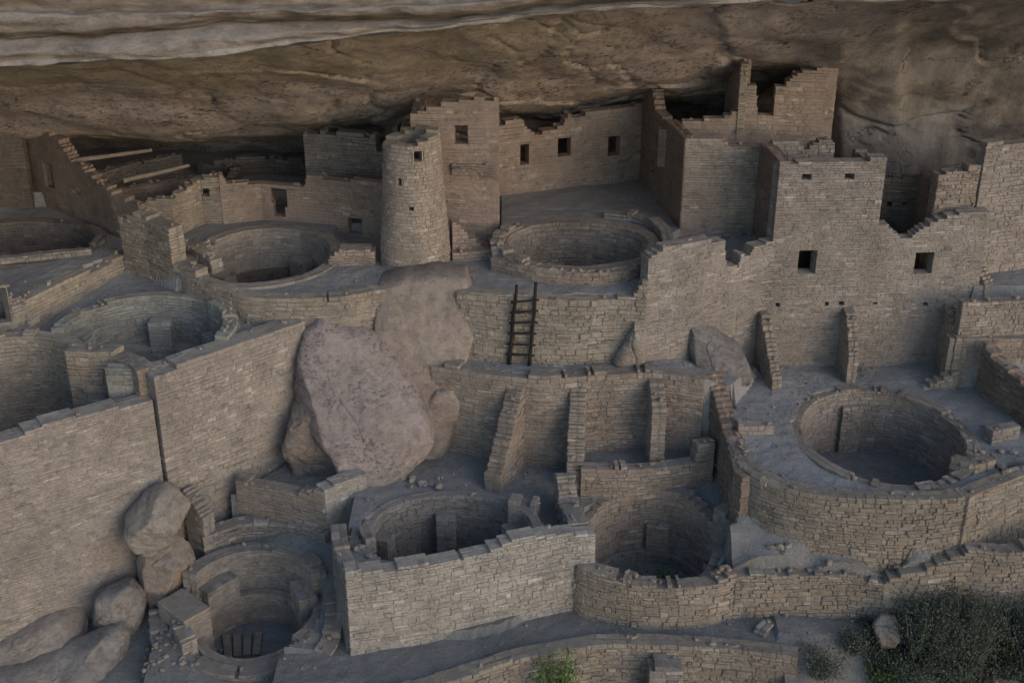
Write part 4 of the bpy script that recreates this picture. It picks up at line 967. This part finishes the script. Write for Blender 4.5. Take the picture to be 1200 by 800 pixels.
# ------------------------------------------------------------------ right: tower block
tb = thing('square_tower', 'square masonry tower block with two tiny upper windows and two larger lower ones', 'building', (9, 32, 3.2))
FW = [(3.42, 29.85), (4.6, 30.35), (6.78, 31.47), (6.84, 31.50), (9.62, 31.62), (12.65, 31.95)]
wall('front_wall', FW, [3.9, 3.9, 3.0, 3.0, 2.9, 2.9], [(750, 325), (752, 305), (762, 302), (772, 296), (780, 290), (815, 284), (850, 281), (851, 311), (866, 313), (868, 300), (880, 298), (884, 289), (896, 286), (904, 281, 6.86), (914, 192, 6.87), (945, 191), (1000, 190), (1018, 189), (1022, 184), (1035, 185, 9.60), (1025, 262, 9.61), (1043, 266), (1048, 272), (1056, 278), (1068, 278), (1076, 271), (1085, 266), (1097, 260), (1108, 256), (1130, 250)],
     .38, 'greytan', 'fine', openings=[(940, 204, 951, 212), (990, 203, 1001, 211), (935.5, 293, 956.5, 320), (1072, 296, 1093, 320), (909, 355, 914, 359), (967, 354, 971, 358), (1023, 354, 1028, 358), (1082, 355, 1087, 360), (983, 353, 989, 358)], parent=tb, jag=.015, caps=.05)
TL = [(6.68, 33.3), (6.845, 31.52)]
wall('side_wall', TL, 5.5, [(892, 169), (903, 178), (914, 191)], .3, 'brown', 'fine', parent=tb, jag=.02, caps=.05)
wall('back_wall', [(6.95, 33.25), (8.7, 33.4)], 4.9, lerpf([(0, 9.0), (.7, 9.05), (1.0, 8.75), (1.15, 8.9), (1.5, 9.1), (1.75, 8.9)]), .3, 'greytan', 'mid', parent=tb, jag=.1)
TR = [(9.59, 32.1), (9.59, 33.8)]
wall('side_wall', TR, 4.9, 8.75, .3, 'tan', 'fine', parent=tb, jag=.03)
mb = MB(); V0 = [(7.1, 31.95), (8.75, 32.3), (8.75, 33.2), (7.1, 33.2)]
mb.prism8([(x, y, 8.35) for x, y in V0] + [(x, y, 8.45) for x, y in V0]); mb.build('roof', [M['ground']], tb)
# recess right of it
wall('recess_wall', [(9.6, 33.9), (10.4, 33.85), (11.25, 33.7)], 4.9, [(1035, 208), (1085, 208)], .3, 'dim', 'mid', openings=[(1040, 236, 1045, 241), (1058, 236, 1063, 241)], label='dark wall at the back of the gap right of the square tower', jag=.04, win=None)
# far right building
fb = thing('ruined_house', 'tall broken masonry house at the far right edge', 'building', (13, 33, 5.4))
B6 = [(11.2, 33.75), (11.22, 32.35), (12.45, 32.6), (14.5, 33.2), (18.5, 34.6)]
wall('side_wall', B6[:2], 4.9, [(1083, 205), (1100, 255)], .3, 'brown', 'mid', parent=fb, jag=.02, caps=0)
wall('front_wall', [(11.25, 32.35), (12.42, 32.58)], 4.9, [(1087, 207), (1095, 207), (1110, 203), (1131, 201), (1135, 195)], .35, 'tan', 'rough', parent=fb, jag=.08)
wall('front_wall', [(12.46, 32.55), (14.5, 33.2), (18.5, 34.6)], 5.2, [(1131, 200), (1136, 188), (1148, 184), (1152, 170), (1168, 166), (1180, 169), (1215, 165), (1300, 180)], .35, 'greytan', 'mid', parent=fb, jag=.07)
# small wall and steps right
wall('low_wall', [(12.5, 32.35), (12.8, 31.85)], 4.3, lerpf([(0, 6.1), (.3, 5.8), (.6, 5.55)]), .3, 'tan', 'rough', label='small stepped wall at the corner of the far right floor', jag=.08)
wall('terrace_wall', gp((1128, 357, 5.45), (1160, 356, 5.45), (1260, 352, 5.45)), 4.2, 5.52, .3, 'tan', 'mid', label='low wall edging the upper far right floor', jag=.03)
P = gp((1113, 398, 4.48), (1160, 398, 4.48), (1280, 398, 4.48))
wall('terrace_wall', P, 2.9, 4.5, .35, 'tan', 'block', label='block wall under the far right floor', jag=.03)
wall('retaining_wall', [(12.35, 30.3), (12.55, 29.6), (12.9, 28.9), (13.1, 28.0)], 2.7, lerpf([(0, 4.45), (.7, 4.3), (1.6, 4.1), (3, 4.0)]), .35, 'brown', 'rough', label='dark side wall at the right edge of the kiva terrace', jag=.06)
# buttresses of the two open rooms
spur('buttress_wall', (6.62, 31.35), (6.88, 30.05), 2.9, [(0, 4.98), (.2, 4.85), (.45, 4.45), (.7, 4.0), (.9, 3.7), (1, 3.5)], .26, 'tan', 'buttress wall at the left end of the open rooms below the square tower', 'mid', 'buttress walls below the tower')
spur('buttress_wall', (8.93, 31.62), (8.98, 30.6), 2.9, [(0, 4.98), (.4, 4.9), (.65, 4.6), (.85, 4.2), (1, 3.9)], .27, 'tan', 'middle buttress wall between the open rooms below the square tower', 'mid', 'buttress walls below the tower')
spur('buttress_wall', (11.75, 32.0), (11.72, 30.5), 2.9, [(0, 4.98), (.2, 4.9), (.5, 4.7), (1, 4.5)], .34, 'tan', 'buttress wall at the right end of the open rooms below the square tower', 'mid', 'buttress walls below the tower')
wall('low_wall', [(11.0, 30.35), (11.9, 30.35)], 2.8, lerpf([(0, 3.15), (.4, 3.4), (.9, 3.7)]), .3, 'yellow', 'rough', label='little stepped curb at the right end of the open rooms', jag=.05)

# block house with dark side wall
bh = thing('block_house', 'block shaped house with a dark plastered side wall facing the court', 'building', (5.5, 33.5, 6.5))
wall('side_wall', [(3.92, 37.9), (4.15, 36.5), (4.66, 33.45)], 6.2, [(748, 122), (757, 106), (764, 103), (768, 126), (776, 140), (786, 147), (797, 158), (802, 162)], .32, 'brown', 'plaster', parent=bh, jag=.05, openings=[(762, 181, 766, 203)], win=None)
wall('front_wall', [(4.69, 33.45), (5.6, 33.42), (6.72, 33.5)], 6.2, [(801, 162), (830, 163), (850, 166), (858, 172), (875, 172), (890, 176)], .35, 'tower', 'fine', parent=bh, jag=.03)
wall('upper_wall', [(4.15, 35.2), (6.0, 35.1), (8.95, 35.0)], 7.8, [(790, 152), (800, 144), (824, 143), (826, 138), (855, 137), (858, 133), (867, 130), (868, 104), (886, 104), (888, 134), (906, 134), (908, 104), (920, 101), (926, 92), (940, 84), (955, 83), (964, 78), (968, 71), (976, 73)], .3, 'red', 'plaster', parent=bh, jag=.02, caps=.3)
wall('side_wall', [(6.35, 37.6), (6.42, 35.35)], 7.8, lerpf([(0, 10.9), (2.3, 10.75)]), .22, 'red', 'plaster', parent=bh, jag=.03, caps=.1)
wall('wall_stub', [(6.3, 35.06), (6.52, 35.05)], 8.6, 10.85, .28, 'yellow', 'rough', parent=bh, jag=.05)
wall('side_wall', [(8.98, 35.0), (9.0, 37.0)], 7.8, lerpf([(0, 10.85), (2, 11.1)]), .25, 'red', 'plaster', parent=bh, jag=.03, side=1)

# ------------------------------------------------------------------ big kiva terrace outer walls
P = smooth_poly(gp((848, 500, 3.0), (858, 530, 3.0), (874, 556, 3.0), (905, 572, 3.0), (950, 583, 3.0), (1000, 588, 3.0), (1060, 590, 3.0), (1120, 588, 3.0), (1160, 580, 3.0)))
wall('retaining_wall', P, .8, 3.08, .4, 'rubble', 'rough', label='curved rubble retaining wall around the big right hand kiva', jag=.07, caps=.5)
P = gp((862, 678, 1.15), (930, 676, 1.15), (1000, 678, 1.1), (1040, 686, 1.0), (1080, 700, .7))
wall('retaining_wall', P, -.8, lerpf([(0, 1.22), (2.5, 1.2), (3.4, 1.0), (5, .7)]), .4, 'rubble', 'rough', label='lower rubble wall under the gravel slope on the right', jag=.12, caps=.5)
wall('retaining_wall', gp((1135, 588, 3.0), (1150, 580, 3.0), (1200, 560, 3.0), (1300, 540, 3.0)), .2, 3.1, .4, 'rubble', 'mid', label='orange tinted masonry wall at the right edge below the kiva terrace', jag=.05)
P = smooth_poly(gp((1035, 688, .95), (1085, 672, 1.3), (1135, 655, 1.6), (1185, 648, 1.8), (1300, 640, 1.8)))
wall('retaining_wall', P, -1.0, lerpf([(0, 1.1), (1, 1.45), (2, 1.8), (4, 1.9)]), .4, 'rubble', 'rough', label='ruined masonry wall rising out of the brush at the lower right', jag=.14, caps=.6)
wall('stone_steps', gp((893, 752, -.1), (910, 735, -.1)), -.4, .15, .25, 'grey', 'rough', label='small stone step at the end of the lower path', jag=.06)
P = smooth_poly(gp((1112, 548, 3.0), (1140, 556, 3.0), (1165, 548, 3.0)))
wall('low_wall', P, 2.8, 3.25, .3, 'rubble', 'rough', label='low curb at the right front of the big kiva', jag=.1, caps=.6)
wall('low_wall', [(11.9, 27.6), (12.7, 27.9)], 2.6, 3.35, .3, 'grey', 'mid', label='short niche wall right of the big kiva', jag=.05)

# ------------------------------------------------------------------ boulders and bedrock
rock_outline('boulder', [(349, 402), (368, 390), (396, 402), (428, 410), (458, 428), (482, 455), (499, 482), (511, 512), (510, 530), (484, 541), (460, 548), (432, 563), (410, 548), (398, 522), (382, 506), (358, 496), (342, 470), (341, 436)], 28.75, .75, 1.5, 'boulder', 'huge flat faced pinkish grey boulder leaning on the long wall', tilt=.62, rough=.05, nr=44, na=200, facet=.02, cutn=0, flat=.16, sharp=1,
    planes=((.15, -1, .35, .72), (.75, -.9, -.25, .70), (-.9, -.7, .1, .78), (.1, -.8, -1, .74), (.5, -.6, .9, .84)))
rock_outline('boulder', [(336, 482), (350, 468), (368, 480), (392, 508), (406, 530), (414, 552), (398, 576), (350, 572), (336, 530)], 28.55, .35, .8, 'brownrock', 'brown broken lump of rock under the huge boulder', rough=.13, facet=.05, cutn=6, flat=.25)
rock_outline('bedrock', [(440, 345), (470, 337), (500, 333), (545, 335), (556, 352), (557, 392), (548, 420), (534, 440), (530, 470), (536, 500), (524, 535), (500, 565), (440, 560), (400, 480), (405, 420), (436, 396)], 29.95, .34, 1.4, 'bedrock', 'smooth sloping tan bedrock face under the round tower', cat='rock outcrop', tilt=.27, rough=.05, nr=44, na=180, cutn=0, flat=.12, sharp=1,
    planes=((.5, -1, .1, .86), (-.3, -1, .35, .8), (.9, -.6, -.2, .85)))
rock_outline('bedrock', [(500, 470), (512, 458), (530, 456), (541, 468), (539, 490), (524, 508), (506, 505), (494, 490)], 29.45, .2, .8, 'bedrock', 'small rounded knob of bedrock left of the ladder terrace', cat='rock outcrop', rough=.04, cutn=0, nr=20, flat=.5)
rock_outline('boulder', [(718, 424), (728, 404), (745, 378), (753, 372), (758, 392), (757, 424), (742, 432), (725, 430)], 29.7, .3, .3, 'greyrock', 'wedge shaped rock at the right end of the ladder terrace', rough=.04, nr=20, cutn=1, flat=.5)
rock_outline('boulder', [(807, 392), (822, 388), (845, 396), (868, 410), (878, 430), (880, 452), (862, 462), (838, 458), (820, 440), (808, 415)], 30.1, .35, .6, 'darkrock', 'dark stained boulder slab left of the open rooms', tilt=.5, rough=.05, facet=.03, cutn=6, flat=.3)
rock_outline('boulder', [(146, 604), (165, 586), (187, 578), (205, 588), (218, 602), (224, 622), (212, 634), (185, 640), (165, 634), (150, 622)], 25.7, .7, .8, 'greyrock', 'overhanging cap rock standing against the long wall', tilt=.3, rough=.07, facet=.03, cutn=8, flat=.35)
rock_outline('boulder', [(160, 650), (185, 638), (215, 636), (228, 650), (224, 680), (205, 705), (180, 718), (165, 700), (156, 675)], 25.6, .45, .8, 'bedrock', 'smooth pale rock under the overhanging cap rock', rough=.06, facet=.02, cutn=6, flat=.4)
rock_outline('boulder', [(100, 705), (120, 695), (150, 688), (170, 705), (165, 735), (140, 748), (110, 745), (98, 728)], 24.9, .4, .9, 'darkrock', 'dark low boulder at the foot of the cap rock', rough=.07, facet=.03, cutn=8, flat=.35)
rock_outline('boulder', [(-60, 760), (0, 748), (50, 738), (95, 742), (104, 760), (80, 778), (30, 786), (-30, 790)], 24.2, .7, 1.0, 'greyrock', 'broad flat boulder in the lower left corner', tilt=1.1, rough=.07, facet=.03, cutn=7, flat=.35)
rock_outline('boulder', [(-60, 800), (20, 785), (80, 778), (130, 765), (150, 790), (140, 840), (0, 850)], 23.3, .6, 1.0, 'darkrock', 'dark boulder cut off by the bottom left edge', tilt=1.0, rough=.07, facet=.03, cutn=7, flat=.35)
rock_outline('boulder', [(1022, 735), (1035, 722), (1050, 726), (1056, 742), (1045, 758), (1028, 755)], 24.0, .3, .4, 'greyrock', 'brown boulder beside the brush at the lower right', rough=.08, facet=.1)
# loose stones, each one its own
def loose(cnt, fx, a0, a1, mat, name, label, group, zt=None):
    L_ = [(*fx(), rnd.uniform(a0, a1)) for _ in range(cnt)]
    sp_ = {}
    def mark(k, w_):
        if k not in sp_: sp_[k] = w_
    mark(max(range(cnt), key=lambda i: L_[i][2]), 'largest '); mark(min(range(cnt), key=lambda i: L_[i][0]), 'leftmost '); mark(max(range(cnt), key=lambda i: L_[i][0]), 'rightmost ')
    mark(min(range(cnt), key=lambda i: L_[i][1]), 'nearest '); mark(max(range(cnt), key=lambda i: L_[i][1]), 'farthest ')
    for k, (x, y, s) in enumerate(L_):
        z = ground_z(x, y, False) if zt is None else zt
        rock(name, x, y, z - .02, s, s * rnd.uniform(.6, .9), s * rnd.uniform(.4, .65), mat, sp_.get(k, '') + label, group, seg=7)
loose(16, lambda: G(rnd.uniform(890, 1020), rnd.uniform(655, 672), 1.3), .12, .34, 'greyrock', 'fallen_stone', 'fallen stone lying on the gravel slope between the two right hand rubble walls', 'fallen stones on the right gravel slope')
loose(14, lambda: G(rnd.uniform(440, 520), rnd.uniform(552, 572), 1.8), .12, .36, 'greyrock', 'fallen_stone', 'fallen stone in the rubble under the huge flat faced boulder', 'rubble stones under the huge boulder')
loose(130, lambda: G(rnd.uniform(168, 268), rnd.uniform(738, 792), -.6), .09, .25, 'greyrock', 'rubble_stone', 'dark angular stone of the rubble heap left of the lowest kiva', 'rubble heap left of the lowest kiva')
loose(10, lambda: (rnd.uniform(4.7, 6.6), rnd.uniform(33.0, 33.3)), .14, .3, 'darkrock', 'fallen_stone', 'fallen stone at the foot of the block house front wall', 'stones below the block house')
loose(14, lambda: (rnd.uniform(11.3, 12.6), rnd.uniform(26.5, 27.4)), .15, .36, 'greyrock', 'fallen_stone', 'tumbled stone right of the big kiva rim', 'tumbled stones right of the big kiva')
loose(8, lambda: (rnd.uniform(-.9, -.2), rnd.uniform(32.2, 33.6)), .12, .3, 'greyrock', 'fallen_stone', 'fallen stone left of the upper court kiva', 'stones left of the upper court kiva')
loose(6, lambda: G(rnd.uniform(405, 440), rnd.uniform(640, 670), 2.0), .15, .35, 'greyrock', 'fallen_stone', 'flat stone at the left rim of the kiva behind the pale wall', 'flat stones left of the pale wall')
# gravel strewn over the floors
mb = MB()
for k in range(11000):
    x, y = rnd.uniform(-13, 15), rnd.uniform(22.6, 33.5); z = ground_z(x, y, False)
    if noise.noise(Vector((x * .7, y * .7, 9))) < -.05: continue
    if abs(ground_z(x + .12, y, False) - z) > .15 or abs(ground_z(x, y + .12, False) - z) > .15: continue
    s = rnd.uniform(.02, .05) * (1 if rnd.random() < .9 else 2.2); stone(mb, x, y, z - .01, s, s * .8, s * .5)
tag(mb.build('gravel', [M['grey']]), 'small gravel and chips strewn over the earth floors', 'gravel', kind='stuff')

wall('low_wall', gp((864, 514, 3.0), (906, 513, 3.0)), 2.8, [(864, 498), (906, 499)], .3, 'greytan', 'block', label='small block of pale masonry left of the big kiva', jag=.02, caps=.1)
# dry brush and grass matted over the lower right slope
mb = MB()
for k in range(16000):
    x, y = rnd.uniform(8.2, 15.5), rnd.uniform(21.6, 26.2)
    if noise.noise(Vector((x * .8, y * .8, 3))) < -.18 or y > 24.2 + (x - 7.2) * .45: continue
    z = ground_z(x, y, False)
    if z > 1.4: continue
    hgt = rnd.uniform(.10, .42) * (1 + .6 * noise.noise(Vector((x * .9, y * .9, 30)))); an = rnd.uniform(0, 6.28); ux, uy = math.cos(an) * .011, math.sin(an) * .011; lx, ly = rnd.gauss(0, .12), rnd.gauss(0, .12)
    mb.add([(x - ux, y - uy, z - .03), (x + ux, y + uy, z - .03), (x + lx * .5 + ux * .7, y + ly * .5 + uy * .7, z + hgt * .6), (x + lx, y + ly, z + hgt)], [(0, 1, 2), (0, 2, 3)], 0, rnd.random())
GC = mb

# ------------------------------------------------------------------ ladder
ld = thing('ladder', 'black wooden ladder of six rungs leaning between two terraces', 'ladder', (0, 29.4, 4.2))
rails = []
for (a, b_) in (((596.5, 425), (605.5, 334)), ((620.5, 427), (628.5, 331))):
    fx, fy = G(a[0], a[1], 4.22); t = PY(b_[0], b_[1], 29.62)
    rails.append((Vector((fx, fy, 4.2)), t)); mb = MB(); pole(mb, (fx, fy, 4.2), t, .05, .042, 10); mb.build('rail', [M['blackwood']], ld, smooth=True)
for u in (.13, .26, .40, .535, .67, .80):
    a = rails[0][0].lerp(rails[0][1], u); b_ = rails[1][0].lerp(rails[1][1], u + .0); e = (b_ - a).normalized() * .11
    mb = MB(); pole(mb, a - e + Vector((0, -.05, 0)), b_ + e + Vector((0, -.05, 0)), .030, .028, 8); mb.build('rung', [M['blackwood']], ld, smooth=True)

# planks and posts in the lowest kiva
def plank(name, c, L, Wd, T, ang, label, group=None, rise=0, parent=None):
    ca, sa = math.cos(R(ang)), math.sin(R(ang)); mb = MB(); P_ = []
    N = 6
    for i in range(N):
        a, b_ = -L / 2 + L * i / N, -L / 2 + L * (i + 1) / N
        def q8(u, v, z): return (c[0] + u * ca - v * sa, c[1] + u * sa + v * ca, c[2] + z + u / L * rise)
        h = [Wd / 2 * (1 + .06 * noise.noise(Vector((x_ * 5, ang, 0)))) for x_ in (a, b_)]
        mb.prism8([q8(a, -h[0], 0), q8(b_, -h[1], 0), q8(b_, h[1], 0), q8(a, h[0], 0), q8(a, -h[0] * .9, T), q8(b_, -h[1] * .9, T), q8(b_, h[1] * .9, T), q8(a, h[0] * .9, T)])
    return tag(mb.build(name, [M['wood']], parent), label, 'plank', group)
pl = [('leftmost grey plank on the floor of the lowest kiva', 0), ('second plank from the left on the floor of the lowest kiva', 1), ('third plank from the left on the floor of the lowest kiva', 2), ('rightmost plank of the row on the floor of the lowest kiva', 3)]
for lb, k in pl: plank('plank', (-6.95 + k * .24, 25.0 + k * .03, -1.17 + .003 * k), .85, .2, .05, 105 - k * 3, lb, 'planks on the kiva floor')
plank('stone_slab', (-5.3, 24.4, -1.18), .75, .2, .22, 80, 'long squared block lying on the right of the lowest kiva floor')

# ------------------------------------------------------------------ plants
def leaf_mat(name, c1, c2):
    m, n, l, b = new_mat(name)
    at = n.new('ShaderNodeAttribute'); at.attribute_name = 'tint'
    l.new(ramp(n, l, at.outputs['Fac'], [(0, c1), (1, c2)]), b.inputs['Base Color']); b.inputs['Roughness'].default_value = .7
    return m
M['leaf'] = leaf_mat('green_leaves', (.05, .10, .02), (.13, .21, .05)); M['leafdark'] = leaf_mat('sage_leaves', (.045, .058, .048), (.115, .13, .105))
M['leafyel'] = leaf_mat('yellow_green_leaves', (.08, .11, .03), (.22, .22, .05)); M['twig'] = leaf_mat('dry_twigs', (.045, .048, .038), (.13, .13, .10))
def plant(name, x, y, z, r, h, nst, nlf, mat, label, group=None, lf=.05, cat='shrub', spread=1.0):
    t = thing(name, label, cat, (x, y, z), group)
    sb = MB(); lb = MB()
    for k in range(nst):
        an = rnd.uniform(0, 6.28); rr = r * math.sqrt(rnd.random()) * spread; tip = Vector((x + math.cos(an) * rr, y + math.sin(an) * rr, z + h * rnd.uniform(.55, 1)))
        b0 = Vector((x + math.cos(an) * rr * .15, y + math.sin(an) * rr * .15, z - .04)); mid = b0.lerp(tip, .5) + Vector((rnd.uniform(-.1, .1), rnd.uniform(-.1, .1), .08 * h)) * r
        pts = [b0, mid, tip]
        for a, b_ in zip(pts[:-1], pts[1:]):
            w_ = .010 * (1.3 if a is b0 else .7); u = (b_ - a).cross(Vector((0, 1, 0))).normalized() * w_; v_ = Vector((0, w_, 0))
            sb.add([tuple(a + u), tuple(a - u), tuple(a + v_), tuple(b_ + u * .6), tuple(b_ - u * .6), tuple(b_ + v_ * .6)], [(0, 1, 4, 3), (1, 2, 5, 4), (2, 0, 3, 5)], 0, rnd.random())
        for j in range(nlf):
            u_ = rnd.uniform(.2, 1); c_ = (b0.lerp(mid, u_ * 2) if u_ < .5 else mid.lerp(tip, u_ * 2 - 1)) + Vector((rnd.gauss(0, 1), rnd.gauss(0, 1), rnd.gauss(0, .8))) * .09 * r * 1.6
            s = lf * rnd.uniform(.6, 1.4); d1 = Vector((rnd.gauss(0, 1), rnd.gauss(0, 1), rnd.gauss(0, 1))).normalized() * s; d2 = d1.cross(Vector((rnd.gauss(0, 1), rnd.gauss(0, 1), rnd.gauss(0, 1)))).normalized() * s * .38
            lb.add([tuple(c_), tuple(c_ + d1 * .5 + d2), tuple(c_ + d1), tuple(c_ + d1 * .5 - d2)], [(0, 1, 2, 3)], 0, rnd.random())
    sb.build('stem', [M['twig']], t); lb.build('foliage', [M[mat]], t)
    return t
tag(GC.build('brush_cover', [M['twig']]), 'dry grass and low brush matted over the lower right slope', 'brush', kind='stuff')
plant('shrub', .98, 22.7, -1.5, .62, 2.25, 34, 34, 'leaf', 'bright green sprawling shrub in front of the coarse path wall', lf=.075)
plant('weed', *G(569, 737, .0), .0, .12, .16, 8, 6, 'leafdark', 'tiny green weed at the foot of the pale retaining wall', lf=.05, cat='weed')
plant('weed', *G(783, 684, -.4), -.45, .35, .6, 16, 14, 'leaf', 'low green weeds growing inside the deep kiva', lf=.05, cat='weed')
plant('weed', 3.5, 26.4, -.55, .7, .5, 22, 14, 'leaf', 'green weeds on the floor of the deep round kiva', lf=.06, cat='weed')
br = [(1075, 640), (1105, 625), (1140, 600), (1185, 640), (1130, 660), (1170, 690), (1100, 700), (1200, 730), (1140, 740), (1075, 760), (1180, 790), (1110, 790), (1215, 600), (1085, 735), (1060, 800), (1210, 680), (1085, 670), (1155, 640), (1165, 735), (1075, 700), (1200, 770), (1120, 660)]
where = ['just below the terrace wall', 'above the brown boulder', 'highest of the brush by the orange masonry', 'near the right edge under the orange masonry', 'in the middle of the brush slope', 'right of the middle of the brush slope', 'left of the middle of the brush slope', 'at the right edge low down', 'in the lower middle of the brush', 'right of the brown boulder', 'in the bottom right corner', 'at the bottom edge of the brush', 'at the right edge beside the masonry', 'just above the yellow green leaves', 'at the bottom edge left of the brush', 'at the right edge half way down', 'at the upper left end of the brush', 'under the middle of the orange masonry', 'low down right of the yellow green leaves', 'just above the brown boulder at its left side', 'at the right edge above the corner', 'high on the slope under the terrace wall']
for (a, b_), wh in zip(br, where):
    z = -.6
    for _ in range(12): x, y = G(a, b_, z); z = .6 * z + .4 * base_z(x, y)
    z = ground_z(x, y, False)
    if z > 2: z = base_z(x, y)
    hb = rnd.uniform(.75, 1.2)
    if b_ < 712:        # the upper bushes grow tall in front of the ruined wall
        x *= .975; y = rnd.uniform(23.6, 24.1) + max(0, x - 9) * .06; z = ground_z(x, y, False); hb = rnd.uniform(1.6, 2.1) + max(0, x - 9.5) * .22
    plant('sage_bush', x, y, z - .05, rnd.uniform(.7, 1.0), hb, 90, 46, 'leafdark', 'grey green sage bush ' + wh, 'sage bushes on the lower right slope', lf=.045)
for a, b_, mt, lb, r_, h_ in ((1095, 775, 'leafyel', 'yellow green shrub low on the right between sage bushes', .7, .9), (1040, 800, 'leaf', 'bright green shrub at the bottom edge near the brush', .5, .6), (1165, 770, 'leafyel', 'yellow green shrub in the bottom right corner', .6, .8), (960, 790, 'leafdark', 'sparse grey bush at the bottom edge left of the brown boulder', .7, .8), (1000, 760, 'leafdark', 'thin grey bush beside the end of the path', .5, .6)):
    z = -.6
    for _ in range(12): x, y = G(a, b_, z); z = .6 * z + .4 * base_z(x, y)
    plant('shrub', x, y, base_z(x, y) - .05, r_, h_, 46, 26, mt, lb, 'shrubs at the lower right', lf=.05)
